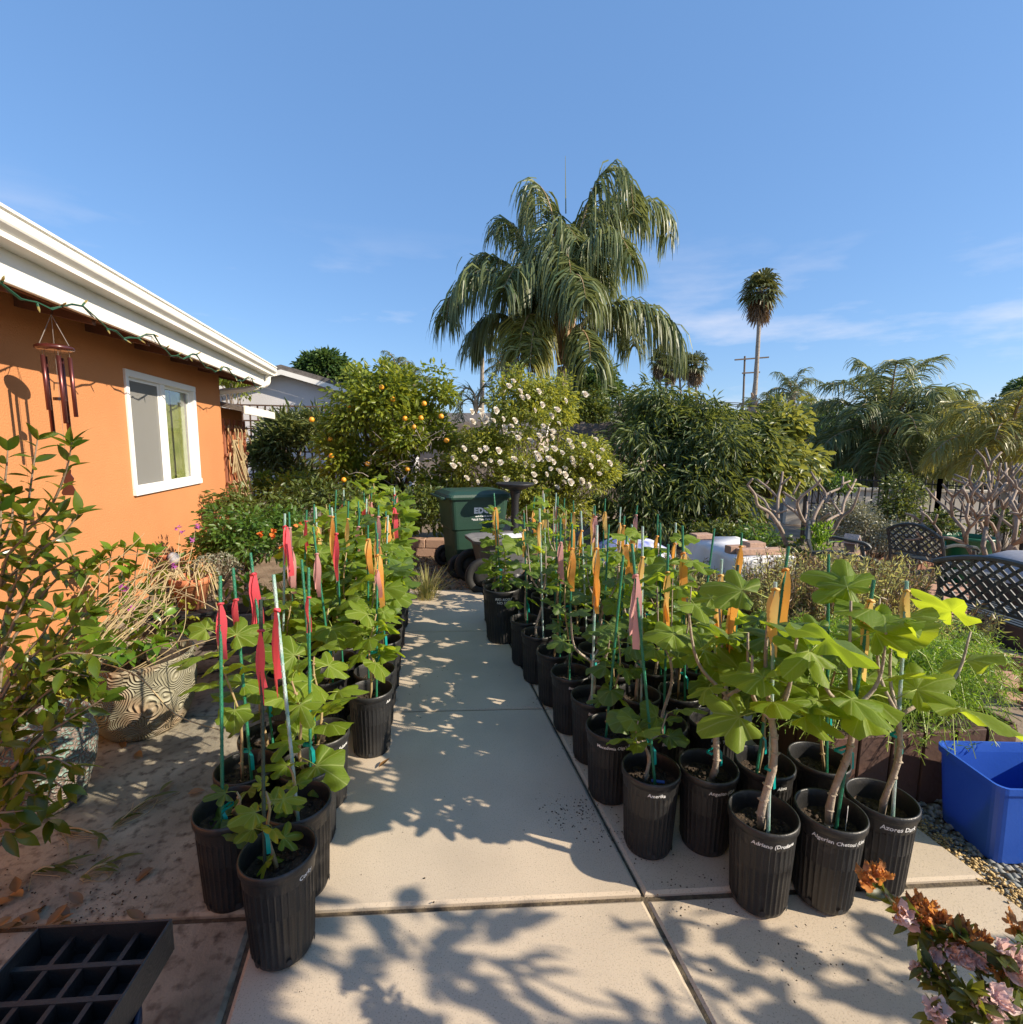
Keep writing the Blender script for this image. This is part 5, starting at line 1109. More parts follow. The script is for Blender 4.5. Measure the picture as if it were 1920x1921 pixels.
for st in ([(340, 1100, 3.5), (335, 1040, 3.6), (338, 990, 3.6)], [(345, 1090, 3.5), (360, 1030, 3.6), (368, 985, 3.6)], [(540, 1330, 2.5), (560, 1260, 2.5), (556, 1220, 2.45), (530, 1200, 2.5)]):
    MB().tube(bez(A_(st), 5), .0025, 4).build('flower_stem', M['stalk'], oc, world=True)
# terracotta pot on a metal stand, dried flowers, trough
p = at(372, 1230, 3.35); sx_, sy_ = p[0], p[1]
stn = empty('plant_stand', (sx_, sy_, 0), .3, 'black metal plant stand beside the ring patterned pot', 'plant stand')
for (dx, dy) in ((-.13, -.13), (.13, -.13), (.13, .13), (-.13, .13)): MB().tube([(dx, dy, 0), (dx*.85, dy*.85, .52)], .008, 6).build('leg', M['iron'], stn)
for z in (.12, .5): MB().tube([(-.12, -.12, z), (.12, -.12, z), (.12, .12, z), (-.12, .12, z), (-.12, -.12, z)], .006, 5).build('rail', M['iron'], stn)
MB().box((0, 0, .515), (.26, .26, .012)).build('shelf', M['iron'], stn)
tpt = empty('terracotta_pot', (sx_-.02, sy_+.02, .522), 0, 'terracotta pot of trailing succulent on the metal stand', 'plant pot')
MB().lathe([(.001, .01), (.075, 0), (.105, .16), (.118, .165), (.12, .205), (.108, .207), (.10, .17), (.001, .165)], 28).build('pot_body', M['terracotta'], tpt, smooth=True)
mb = MB()
for k in range(30):
    a = U(0, 6.28); r = U(.02, .1); q = np.array([r*math.cos(a), r*math.sin(a), .18]); mb.tube(bez([q, q+[.06*math.cos(a), .06*math.sin(a), .08], q+[.12*math.cos(a), .12*math.sin(a), U(-.25, .1)]], 4), .004, 4)
mb.build('stem', M['stalk'], tpt)
SU = leaf_obj_mesh('leaf', .03, .014, M['orchid'], .1, .1, 3)
for k in range(120): a = U(0, 6.28); r = U(.05, .2); obj_leaf(tpt, SU, np.array([sx_-.02+r*math.cos(a), sy_+.02+r*math.sin(a), .522+U(-.12, .26)]), rv(1)[0], rv(1)[0], U(.7, 1.3))
for k in range(60): obj_leaf(tpt, SU, np.array([sx_+.0+U(-.03, .06), sy_-.14+U(-.03, .03), .522+U(-.42, .12)]), nrm(rv(1)[0]-[0, 0, .6]), rv(1)[0], U(.7, 1.2))
p = at(405, 1062, 3.5)
df = empty('dried_flower', (p[0], p[1], p[2]-.2), 0, 'dome of dried pale flower heads beside the terracotta pot', 'dried flowers'); mb = MB()
P_ = rv(420)*[.15, .13, .12]; P_[:, 2] = abs(P_[:, 2])
for q in P_[:90]: mb.tube([(0, 0, 0), tuple(q*.5+[0, 0, .1]), tuple(q+[0, 0, .17])], .0016, 3)
mb.build('stem', M['twig'], df); link('flower_heads', scatter('flower_heads', SIMP, P_+[0, 0, .17], rv(420), rv(420), rng.uniform(.015, .03, 420), M['silver']), df)
pa = g(400, 1190); th = empty('wooden_trough', (-1.32, 3.75, 0), .1, 'weathered dark wooden trough behind the pink ribboned stakes', 'planter')
for k in range(3): MB().box((0, -.14, .2+k*.095), (.72, .025, .09), bev=.006).build('board', M['wood_grey'], th); MB().box((0, .14, .2+k*.095), (.72, .025, .09), bev=.006).build('board', M['wood_grey'], th)
for sg in (-1, 1): MB().box((sg*.348, 0, .295), (.025, .255, .28), bev=.006).build('end_board', M['wood_grey'], th); MB().box((sg*.33, 0, .08), (.06, .24, .155)).build('foot', M['wood_grey'], th)
MB().box((0, 0, .36), (.66, .25, .02)).build('soil', M['soil'], th)
leafy_shrub('trough_plant', 'leafy green plant filling the wooden trough', (-1.32, 3.75, .37), [[np.array([-1.32+x, 3.75, .36]), np.array([-1.32+x*1.2+U(-.05, .05), 3.75+U(-.1, .1), .48]), np.array([-1.32+x*1.4+U(-.1, .1), 3.75+U(-.15, .1), U(.52, .66)])] for x in np.linspace(-.3, .3, 8)], GL_L, .045, 1.0)
# painted bird ornament
p = at(325, 1048, 3.2); bo = empty('bird_ornament', (p[0], p[1], p[2]-.06), 0, 'small painted bird ornament with pointed beak on a stick', 'ornament')
MB().lathe(sph(0, .035, 8, 1.15), 12, (0, 0, .06)).build('body', M['cone_orange'], bo, smooth=True)
MB().lathe([(.018, 0), (.001, .05)], 10).build('beak', M['terracotta'], bo, loc=(-.03, -.01, .07)).rotation_euler = (0, -1.3, 0)
MB().tube([(0, 0, .02), (0, 0, -float(p[2])+.1)], .004, 5).build('stick', M['iron'], bo)
# flowering shrub by the wall corner, grass tuft
b = at(460, 1080, 5.6); b[2] = 0
es, cl = tree('flowering_shrub', 'green shrub dotted with orange blooms at the house corner', b, [ell(455, 1010, 5.5, .42, .4, .36), ell(500, 1035, 5.2, .3, .3, .3), ell(420, 1040, 5.5, .3, .3, .3), ell(540, 1000, 5.6, .3, .3, .25)], 3800, .07, M['orange_shrub'], .025, 60, .17, cat='shrub')
OP = leaf_obj_mesh('petal', .045, .04, M['petal_orange'], .3, .1, 3)
for (px, py) in ((515, 998), (512, 1005), (530, 1030), (545, 1040), (490, 1000), (540, 1022), (560, 985)):
    c = at(px, py, 5.0)
    for j in range(6): obj_leaf(es, OP, c, rv(1)[0], rv(1)[0], 1.0, 'petal')
for (px, py, d, n_, h_, lab) in ((545, 1080, 4.4, 260, .5, 'tuft of dry yellow grass behind the left rows of figs'), (800, 1085, 5.3, 200, .3, 'small grass tuft at the end of the left rows beside the walkway')):
    c = at(px, py, d); c[2] = 0; e = empty('grass_tuft', c, 0, lab, 'grass'); mb = MB()
    for k in range(n_):
        a = U(0, 6.28); r = U(0, .12); hh = h_*U(.5, 1.1); q = np.array([r*math.cos(a), r*math.sin(a), 0]); d_ = np.array([math.cos(a), math.sin(a), 0])*U(.05, .3); mb.strip([q, q+d_*.4+[0, 0, hh*.6], q+d_+[0, 0, hh]], [.006, .005, .001], np.array([math.sin(a), -math.cos(a), 0]))
    mb.build('blades', M['dry_grass'], e)
b = at(640, 960, 6.9); b[2] = 0
tree('dark_shrub', 'shaded low shrub under the orange tree', b, [ell(600, 950, 7.2, .7, .4, .3), ell(480, 960, 6.9, .5, .4, .3), ell(760, 960, 7.3, .7, .3, .35)], 5000, .08, M['hedge'], .02, 70, .2, cat='shrub')

# ------------------------------------------------------------------ wheeled bins
def wheel(mb_parent, c, r, w_, rim=None, ax='x', name='wheel', mt=None):
    t = MB(); prof = [(r*.62, -w_/2), (r*.9, -w_/2), (r, -w_*.3), (r, w_*.3), (r*.9, w_/2), (r*.62, w_/2), (r*.6, 0), (r*.62, -w_/2)]; t.lathe(prof, 26)
    o = t.build(name, mt or M['tyre'], mb_parent, smooth=True, loc=c); o.rotation_euler = (0, math.pi/2, 0) if ax == 'x' else (math.pi/2, 0, 0)
    h = MB(); h.lathe([(.001, -w_*.3), (r*.25, -w_*.36), (r*.6, -w_*.2), (r*.62, w_*.2), (r*.25, w_*.36), (.001, w_*.3)], 20); h.build('hub', rim or M['tyre'], o, smooth=True); return o
def rrect(w_, d_, r, n=5):
    out = []
    for (sx, sy, a0) in ((1, 1, 0), (-1, 1, 90), (-1, -1, 180), (1, -1, 270)):
        for k in range(n): a = math.radians(a0+90*k/(n-1)); out.append((sx*(w_/2-r)+r*math.cos(a), sy*(d_/2-r)+r*math.sin(a)))
    return out
def loft(mb, secs, mi=0, cap=(True, True)):
    n_ = len(secs[0][0]); V = [(p[0], p[1], z) for poly, z in secs for p in poly]
    fs = [(i*n_+j, i*n_+(j+1) % n_, (i+1)*n_+(j+1) % n_, (i+1)*n_+j) for i in range(len(secs)-1) for j in range(n_)]
    if cap[0]: fs.append(tuple(range(n_-1, -1, -1)))
    if cap[1]: fs.append(tuple(range((len(secs)-1)*n_, len(secs)*n_)))
    mb.add(V, fs, mi); return mb
bc = g(868, 1062); bc = np.array([bc[0]+.12, bc[1]-.05, -.05])
gb = empty('green_bin', bc, .18, 'dark green wheeled bin with white lettering at the end of the walkway', 'wheeled bin')
# +x of the bin faces right, side with lettering faces the camera (-y); wheels at the left
loft(MB(), [(rrect(.56, .50, .06), .06), (rrect(.60, .52, .06), .16), (rrect(.66, .58, .06), .58), (rrect(.70, .61, .06), .60), (rrect(.76, .66, .06), .98)]).build('bin_body', M['bin_green'], gb)
lid = MB(); L2 = []
loft(lid, [(rrect(.84, .72, .07), .975), (rrect(.85, .73, .07), 1.0), (rrect(.82, .70, .07), 1.03), (rrect(.70, .56, .08), 1.065), (rrect(.4, .3, .08), 1.075)]); lo = lid.build('lid', M['bin_green'], gb)
for yy in (-.2, 0, .2): MB().box((0, yy, 1.066), (.6, .03, .012), bev=.005).build('lid_rib', M['bin_green'], lo)
MB().tube([(-.43, -.28, .98), (-.47, -.28, .99), (-.47, .28, .99), (-.43, .28, .98)], .018, 7).build('handle', M['bin_green'], gb)
for yy in (-.33, .33): wheel(gb, (-.27, yy, .15), .15, .07, ax='y')
MB().tube([(-.27, -.33, .15), (-.27, .33, .15)], .014, 6).build('axle', M['iron'], gb)
def flat_text(body, size, loc, parent, m, bold=.004, name='lettering', sp=1.0, rot=(math.pi/2, 0, 0)):
    o = link(name, text_mesh(body, size, 1, 0, 0, flat=True, m=m, bold=bold, shear=0, jitter=0, space=sp), parent, loc=loc); o.rotation_euler = rot; return o
tw = (math.pi/2+math.atan2(.04, .36), 0, 0)
flat_text('EDCO', .095, (.06, -.3225, .80), gb, M['pen'], .006, sp=1.12, rot=(math.pi/2+.066, 0, 0)); flat_text('earth friendly service', .026, (.05, -.3195, .752), gb, M['pen'], .001, rot=(math.pi/2+.066, 0, 0)); flat_text('"We\'ll Take Care of It"', .034, (.05, -.3168, .708), gb, M['pen'], .001, rot=(math.pi/2+.066, 0, 0))
# grey tub cart
cc = g(905, 1098); ct_ = empty('grey_cart', (cc[0]+.22, cc[1]+.05, -.03), .12, 'grey garden tub cart with wheels in front of the green bin', 'garden cart')
def octa(w_, d_, c): return [(w_/2, -d_/2+c), (w_/2, d_/2-c), (w_/2-c, d_/2), (-w_/2+c, d_/2), (-w_/2, d_/2-c), (-w_/2, -d_/2+c), (-w_/2+c, -d_/2), (w_/2-c, -d_/2)]
loft(MB(), [(octa(.46, .40, .07), .18), (octa(.62, .52, .1), .52), (octa(.64, .54, .1), .54), (octa(.74, .64, .12), .545), (octa(.75, .65, .12), .58), (octa(.71, .61, .11), .575), (octa(.60, .50, .1), .50), (octa(.42, .36, .06), .26)]).build('tub', M['cart_grey'], ct_)
MB().box((.0, -.265, .40), (.36, .02, .10), bev=.006).build('front_panel', M['cart_grey'], ct_); MB().tube([(-.1, -.27, .455), (-.1, -.30, .455)], .03, 10).build('tow_eye', M['tyre'], ct_)
for yy in (-.26, .26): wheel(ct_, (-.28, yy, .2), .2, .07, ax='y')
wheel(ct_, (-.12, -.42, .135), .135, .08, M['rim_metal'], 'y'); wheel(ct_, (.25, -.36, .135), .135, .08, M['rim_metal'], 'y')
MB().tube([(-.12, -.42, .135), (-.12, -.2, .2), (.1, .2, .25)], .014, 6).build('axle', M['iron'], ct_); MB().box((-.13, -.315, .30), (.035, .004, .05)).build('sticker', M['pen'], ct_)
MB().box((.13, -.02, .585), (.30, .22, .02), R=rotz(.2), bev=.004).build('white_lid', M['cloth'], ct_)
# dark umbrella-like dish behind the cart
p = at(967, 915, 6.2); dsh = empty('bird_bath', (p[0], p[1], -.05), 0, 'dark dish of a bird bath on a pedestal behind the cart', 'bird bath')
MB().lathe([(.001, p[2]+.02), (.1, p[2]-.02), (.2, p[2]+.02), (.24, p[2]+.05), (.23, p[2]+.06), (.1, p[2]+.02), (.001, p[2]+.01)], 24, (0, 0, .05)).build('dish', M['iron'], dsh, smooth=True); MB().lathe([(.14, 0), (.06, .1), (.045, p[2]-.1), (.08, p[2]+.05)], 14).build('pedestal', M['iron'], dsh, smooth=True)

# ------------------------------------------------------------------ seating terrace
def tz(x): return -.05-.087*min(max(x-3.7, 0), 4.3)+.045
def draped_table():
    c = np.array([2.98, 4.1]); e = empty('cloth_table', (c[0], c[1], -.05), -.12, 'small table under a white cloth beside the fig rows', 'table')
    w_, l_, h_ = .52, .95, .74
    MB().box((0, 0, h_-.015), (w_, l_, .03)).build('tabletop', M['wood_grey'], e)
    for sx in (-1, 1):
        for sy in (-1, 1): MB().tube([(sx*(w_/2-.03), sy*(l_/2-.04), h_-.03), (sx*(w_/2-.05), sy*(l_/2-.08), .0)], .014, 6).build('leg', M['iron'], e)
    MB().tube([(-.2, -.38, .35), (.2, -.38, .35)], .01, 5).build('brace', M['iron'], e)
    # cloth
    per = rrect(w_+.01, l_+.01, .02, 3); pts = []
    for i in range(len(per)):
        a, b = np.array(per[i]), np.array(per[(i+1) % len(per)]); n_ = max(1, int(np.linalg.norm(b-a)/.03))
        for k in range(n_): pts.append(a+(b-a)*k/n_)
    n_ = len(pts); V = []; rows = 6
    for r in range(rows):
        t = r/(rows-1)
        for i, p in enumerate(pts):
            s = i/n_*2*math.pi; d = nrm(np.append(p, 0))[:2]; drop = .235+.05*math.sin(s*2+.8)+.015*math.sin(s*9); o = .004+t*(.03+.022*math.sin(s*11)+.012*math.sin(s*23+1))
            V.append((p[0]+d[0]*o, p[1]+d[1]*o, h_+.004-drop*t))
    fs = [(r*n_+i, r*n_+(i+1) % n_, (r+1)*n_+(i+1) % n_, (r+1)*n_+i) for r in range(rows-1) for i in range(n_)]+[tuple(range(n_))]
    mb = MB(); mb.add(V, fs); o = mb.build('tablecloth', M['cloth'], None, smooth=True); o.location = e.location; o.rotation_euler = e.rotation_euler
    tag(o, 'white cloth hanging in folds over the small table', 'tablecloth')
    for (x, y, sx, sy, sz, lab) in ((.02, -.36, .42, .09, .05, 'long reddish wooden block lying across the front of the cloth table'), (.1, -.12, .16, .12, .06, 'short reddish wooden block on the middle of the cloth table'), (-.16, .36, .2, .12, .05, 'reddish wooden block at the far end of the cloth table'), (-.17, -.30, .16, .08, .065, 'stubby wooden block at the near corner of the cloth table')):
        z0 = h_+.006; o = MB().box((0, 0, sz/2), (sx, sy, sz), bev=.005).build('wood_block', M['block']); o.location = Vector(e.location)+Vector(rotz(-.12) @ np.array([x, y, z0])); o.rotation_euler = (0, 0, -.12+U(-.2, .2)); tag(o, lab, 'wood block', 'wooden blocks on the cloth table')
draped_table()
def bench(label, post, ddir, L_, z0, name='garden_bench', cat='bench', hb=.86):
    """post: back post nearest the far end; ddir: direction of the back; faces to the right of ddir reversed"""
    a = math.atan2(ddir[1], ddir[0]); e = empty(name, (post[0], post[1], z0), a, label, cat)   # local x along back, +y = front
    m = M['bench_metal']; dp_ = .46
    def arch(x): return hb-.10+.12*(1-(2*x/L_-1)**2)
    for x in (0, L_):
        MB().tube(bez([(x, -.06, 0), (x, -.015, .22), (x, 0, .42), (x, -.05, .66), (x, -.09, arch(0)+.01)], 4), .02, 6).build('back_leg', m, e)
        MB().tube(bez([(x, dp_+.06, 0), (x, dp_-.01, .10), (x, dp_-.02, .26), (x, dp_+.03, .40), (x, dp_-.02, .60)], 4), .02, 6).build('front_leg', m, e)
        MB().tube(bez([(x, -.06, .64), (x, .15, .67), (x, .34, .645), (x, dp_, .63), (x, dp_+.06, .585), (x, dp_+.03, .56)], 4), .021, 6, flat=1).build('arm_rest', m, e)
        MB().tube([(x, 0, .41), (x, dp_, .41)], .016, 5).build('side_rail', m, e)
    for k in range(9): MB().box((L_/2, .02+k*.055, .425), (L_, .036, .014), bev=.003).build('seat_slat', m, e)
    top = [(x, -.09-.0, arch(x)) for x in np.linspace(0, L_, 17)]
    MB().tube(top, .022, 6).build('top_rail', m, e); MB().tube([(0, -.03, .50), (L_, -.03, .50)], .017, 5).build('bottom_rail', m, e)
    def yb(z): return -.03-.06*(z-.5)/(hb-.5)
    sp = .098; sl_ = 1.0
    for sg in (-1, 1):
        x = -L_
        while x < 2*L_:
            pts = []
            for t in np.linspace(0, .6, 40):
                xx = x+sg*t*sl_*(1+.25*t); z = .5+t
                if 0 <= xx <= L_ and z <= arch(xx): pts.append((xx, yb(z)+.004*sg, z))
            if len(pts) > 3: MB().tube([pts[0], pts[len(pts)//2], pts[-1]], .0145, 4, flat=.55).build('lattice_strip', m, e)
            x += sp
    return e
def w2(v): return (AX[0, 0]*v[0]-AX[1, 0]*v[1], AX[1, 0]*v[0]+AX[0, 0]*v[1])
def bench_at(label, lat, dep, d, L_, z0, **k):
    # back runs along d (camera frame right, ahead); local +y (front) must point to camera right
    p = cf(lat, dep, 0); dd = w2(d); bench(label, p, dd, L_, z0, **k)
bench_at('dark metal lattice bench with arched back, closest to the fern planter', 3.50, 4.02, (.08, -1), 1.12, tz(4.2))
bench_at('grey green metal lattice seat with curved arms beside the green can', 5.23, 6.9, (.2, -.98), .72, tz(6.5))
bench_at('dark metal lattice bench seen edge on beside the birdhouse', 3.55, 5.85, (-.50, -.86), 1.0, tz(4.6))
# wooden planter with plumeria
PD = 5.5
p = at(1505, 1062, PD); plz = gz(p[0], p[1]); pb = empty('plank_planter', (p[0], p[1], plz), -.35, 'long grey plank planter holding the bare plumeria', 'planter')
ph_ = float(at(1505, 1048, PD)[2])-plz
for k in range(2):
    for yy in (-.28, .28): MB().box((0, yy, ph_*(k+.5)/2), (1.15, .03, ph_/2-.008), bev=.005).build('plank', M['wood_grey'], pb)
for xx in (-.56, .56): MB().box((xx, 0, ph_/2), (.03, .53, ph_-.01), bev=.005).build('end_plank', M['wood_grey'], pb)
MB().box((0, 0, ph_-.05), (1.08, .52, .03)).build('soil', M['soil'], pb)
def zp(l, o=(1400, 860), s=6.4): return [(o[0]+x/s, o[1]+y/s) for x, y in l]
pm_ = empty('plumeria', (p[0], p[1], plz+ph_-.04), 0, 'bare plumeria with stubby forked grey branches in the plank planter', 'tree')
mb = MB()
def pbr(l, r0, r1, dd=0.0, dd2=None):
    P = zp(l); n_ = len(P); ds = np.linspace(dd, dd if dd2 is None else dd2, n_)
    mb.tube(bez([at(x, y, PD+q) for (x, y), q in zip(P, ds)], 4), list(np.linspace(r0*.72, r1*.72, 4*(n_-1)+1)), 7)
for l, r0, r1, a, b in (([(490, 1060), (440, 900), (390, 800), (280, 650), (140, 560), (110, 440), (20, 320)], .034, .017, 0, -.25), ([(20, 320), (80, 240)], .017, .015, -.25, -.3), ([(390, 800), (380, 650), (385, 470), (420, 320), (440, 160)], .028, .017, 0, .2), ([(385, 470), (260, 350), (130, 250)], .02, .015, .1, .3), ([(420, 320), (540, 220)], .018, .015, .15, .05), ([(280, 620), (220, 510), (120, 430)], .02, .015, -.05, .1), ([(440, 400), (560, 480), (610, 530), (590, 640)], .018, .015, .12, -.1), ([(240, 310), (270, 270)], .015, .014, .2, .2), ([(380, 660), (500, 620)], .016, .014, 0, -.1), ([(350, 640), (270, 600)], .016, .014, 0, -.1),
    ([(850, 1120), (830, 980), (770, 860), (700, 770), (600, 650), (480, 560), (440, 480)], .034, .016, 0, .3), ([(700, 770), (640, 640), (620, 520), (700, 430), (850, 310), (900, 250)], .024, .015, 0, -.3), ([(790, 840), (820, 700), (900, 540), (960, 430), (840, 260), (780, 160)], .028, .015, 0, .25), ([(800, 835), (900, 740), (1010, 655)], .025, .018, 0, -.3), ([(950, 440), (1050, 390), (1150, 340), (1165, 220)], .02, .015, .15, .3), ([(1150, 310), (1250, 270)], .016, .014, .2, .3), ([(960, 760), (1060, 700), (1150, 660)], .02, .018, -.2, 0), ([(1000, 940), (1060, 850), (1150, 700), (1260, 620), (1320, 500), (1370, 350)], .028, .015, .1, -.2), ([(1150, 700), (1180, 520), (1260, 370), (1320, 250)], .024, .015, 0, .2), ([(1140, 670), (1070, 570), (1010, 470)], .018, .014, 0, .1), ([(1270, 380), (1220, 310)], .017, .015, .1, .1), ([(1010, 545), (970, 530)], .014, .013, 0, 0), ([(700, 770), (730, 650), (735, 520)], .016, .013, 0, .2), ([(560, 440), (650, 280)], .016, .013, .2, .2)):
    pbr(l, r0, r1, a, b)
mb.build('branches', M['plum'], pm_, world=True, smooth=True)
LP = leaf_obj_mesh('leaf', .12, .045, M['orchid'], .3, .1)
for (px, py) in ((1610, 903), (1604, 908), (1611, 912), (1598, 893), (1470, 884), (1530, 885)): obj_leaf(pm_, LP, at(px, py, PD), nrm(rv(1)[0]+[0, 0, .5]), nrm(rv(1)[0]+[0, 0, 1]), U(.6, .9))
# bright upright clump in the planter
q = at(1534, 1050, PD-.15); e = empty('green_clump', (q[0], q[1], plz+ph_-.04), 0, 'bright green upright clump in the plank planter', 'plant'); P_ = np.zeros((260, 3)); P_[:] = q; P_ += rng.normal(size=(260, 3))*[.05, .05, 0]; P_[:, 2] += rng.uniform(-.05, .36, 260)
link('leaves', scatter('leaves', NARROW, P_, rv(260)*.7+[0, 0, .7], rv(260), rng.uniform(.07, .13, 260), M['asparagus']), e, world=True)
q = at(1470, 1035, PD+.1); e = empty('low_clump', (q[0], q[1], plz+ph_-.04), 0, 'low leafy clump at the left end of the plank planter', 'plant'); P_ = q+rng.normal(size=(240, 3))*[.14, .1, .06]
link('leaves', scatter('leaves', LENS, P_, rv(240)+[0, 0, .3], rv(240)+[0, 0, .6], rng.uniform(.05, .09, 240), M['hedge']), e, world=True)
# second plumeria
PD2 = 6.6; q = at(1868, 1045, PD2); pz = gz(q[0], q[1])
p2_ = empty('plumeria', (q[0], q[1], pz), 0, 'larger bare plumeria with many upright forked branches by the green can', 'tree'); mb = MB()
r2 = np.random.default_rng(11)
def fork(p, d, l, r, lev):
    e_ = p+d*l; mid = (p+e_)/2+r2.normal(size=3)*l*.08; mb.tube([p, mid, e_], [r, r*.92, r*.88], 6)
    if lev == 0: return
    n_ = 3 if r2.random() < .45 else 2; a0 = r2.uniform(0, 6.28)
    for k in range(n_):
        a = a0+k*2*math.pi/n_; u_ = nrm(np.cross(d, [.3, .1, 1])); v_ = np.cross(d, u_); nd = nrm(d*.8+(u_*math.cos(a)+v_*math.sin(a))*r2.uniform(.45, .8)+[0, 0, .28]); fork(e_, nd, l*r2.uniform(.72, .95), r*.80, lev-1)
fork(np.array([q[0], q[1], pz]), nrm([-.35, -.1, 1]), .56, .036, 4); q2 = at(1905, 1050, PD2+.4); fork(np.array([q2[0], q2[1], pz]), nrm([.25, 0, 1]), .52, .038, 4); fork(np.array([q2[0]-.1, q2[1], pz+.1]), nrm([-.3, .2, 1]), .45, .03, 4)
mb.build('branches', M['plum'], p2_, world=True, smooth=True)
# green can, dome cover, birdhouse, covered heap
q = at(1818, 1010, 7.6); gc = empty('green_can', (q[0], q[1], gz(q[0], q[1])), 0, 'round bright green garbage can behind the lattice seat', 'trash can')
MB().lathe([(.001, .01), (.22, 0), (.25, .05), (.30, .70), (.33, .71), (.335, .75), (.30, .755), (.29, .70), (.2, .1), (.001, .08)], 32).build('can_body', M['can_green'], gc, smooth=True)
for a in (0, math.pi): MB().tube(bez([(.33*math.cos(a), .33*math.sin(a)-.07, .66), (.40*math.cos(a), .33*math.sin(a), .60), (.33*math.cos(a), .33*math.sin(a)+.07, .66)], 5), .014, 6).build('handle', M['can_green'], gc)
q = at(1925, 1075, 4.6); dm = empty('mesh_dome', (q[0]+.12, q[1], tz(q[0])), 0, 'pale grey mesh dome cover behind the lattice bench', 'fire pit cover')
MB().lathe([(.43, float(q[2])-tz(q[0])-.06), (.42, float(q[2])-tz(q[0])), (.36, float(q[2])-tz(q[0])+.09), (.22, float(q[2])-tz(q[0])+.16), (.001, float(q[2])-tz(q[0])+.19)], 32).build('dome', M['mesh_grey'], dm, smooth=True)
MB().lathe([(.40, 0), (.42, .1), (.43, float(q[2])-tz(q[0])-.065)], 24).build('base', M['iron'], dm, smooth=True)
q = at(1598, 1022, 6.3); bh = empty('birdhouse', (q[0], q[1], float(q[2])-.08), .5, 'small grey birdhouse with pitched roof on the border wall', 'birdhouse')
MB().prism([(-.06, 0), (.06, 0), (.06, .13), (0, .19), (-.06, .13)], -.055, .055, 'y').build('box', M['wood_grey'], bh)
for sg in (-1, 1): MB().prism([(0, .195), (0, .215), (sg*.09, .125), (sg*.09, .105)], -.08, .08, 'y').build('roof_board', M['fence_grey'], bh)
MB().tube([(0, -.056, .09), (0, -.058, .09)], .02, 12).build('entrance_hole', M['dark_room'], bh); MB().box((0, 0, -.2), (.3, .25, .4), bev=.01).build('plinth', M['block'], bh)
q = at(1185, 1010, 5.6); hp = empty('covered_heap', (q[0], q[1], -.05), 0, 'rounded heap under a pale blue and white plastic cover beyond the figs', 'covered heap')
n_ = 28; pr = [(.46, 0), (.47, .25), (.44, .42), (.36, .55), (.22, .63), (.001, .66)]
MB().lathe(pr, n_, wob=lambda r, z, a, i: r*(1+.06*math.sin(a*5+i)+.03*math.sin(a*11))).build('cover', M['tarp'], hp, smooth=True)
# silver bush, rosemary, small shrubs
b = at(1640, 1030, 7.6); b[2] = gz(b[0], b[1])
tree('silver_bush', 'rounded silver leaved bush in front of the iron fence', b, [ell(1635, 1000, 7.7, .5, .5, .26), ell(1580, 975, 7.8, .38, .4, .28), ell(1680, 1015, 7.6, .35, .4, .22)], 9000, .045, M['silver'], .03, 110, .2, SIMP, cat='bush')
b = at(1690, 960, 9.2); b[2] = gz(b[0], b[1])
tree('fence_shrub', 'leafy dark shrub growing through the iron fence', b, [ell(1690, 930, 9.3, .22, .3, .4), ell(1680, 965, 9.2, .25, .3, .3)], 2400, .07, M['hedge'], .03, 50, .22, SIMP, cat='bush')
b = at(1545, 905, 11); b[2] = gz(b[0], b[1])
tree('round_shrub', 'clipped round green shrub below the pale grey boards', b, [ell(1555, 908, 10.6, .45, .4, .22)], 2500, .06, M['orange_shrub'], .03, 40, .18, SIMP, cat='bush')
for (px, py, d, lab) in ((1345, 1010, 7.4, 'young leafy shrub behind the cloth table'), (1420, 1015, 7.0, 'pale leaved low shrub between table and plank planter'), (1880, 985, 8.4, 'yellow green shrub behind the larger plumeria'), (1760, 985, 8.0, 'yellow leaved sapling in front of the iron fence')):
    b = at(px, py+30, d); b[2] = gz(b[0], b[1]); tree('low_shrub', lab, b, [ell(px, py, d, .3, .25, .25)], 900, .07, M['hedge'] if d > 7.3 else M['orange_shrub'], .015, 20, .16, SIMP, cat='bush')
def needle_bush(name, label, base, cells, nst, h, m, mdry, n_per=26, ll=.035, cat='bush', arch=.25):
    e = empty(name, base, 0, label, cat); P = []; D = []; S = []; Pd = []; Dd = []; Sd = []; mb = MB()
    for k in range(nst):
        cx_, cy_, r, hz_ = cells[int(U(0, len(cells)-.01))]; a = U(0, 6.28); rr = r*math.sqrt(U(0, 1)); p0 = np.array([cx_+rr*math.cos(a)*.6, cy_+rr*math.sin(a)*.6, base[2]+U(0, .12)]); hh = hz_*U(.6, 1.1)
        p2 = np.array([cx_+rr*math.cos(a)*1.15+U(-.06, .06), cy_+rr*math.sin(a)*1.15, base[2]+hh]); p1 = (p0+p2)/2+[0, 0, arch*.2]; B = bez([p0, p1, p2], 8); mb.tube(B[::2], .0018, 3); dry = U(0, 1) < .33
        for j in range(n_per):
            t = .35+.65*j/n_per; q = B[int(t*(len(B)-1))]; d = nrm(B[-1]-B[0])
            (Pd if dry else P).append(q+rng.normal(size=3)*.004); (Dd if dry else D).append(nrm(rv(1)[0]+d*.7)); (Sd if dry else S).append(ll*U(.6, 1.2))
    mb.build('stems', M['twig'], e, world=True)
    link('leaves', scatter('leaves', NARROW, np.array(P), np.array(D), rv(len(P)), np.array(S), m), e, world=True)
    if len(Pd): link('dry_leaves', scatter('dry_leaves', NARROW, np.array(Pd), np.array(Dd), rv(len(Pd)), np.array(Sd), mdry), e, world=True)
    return e
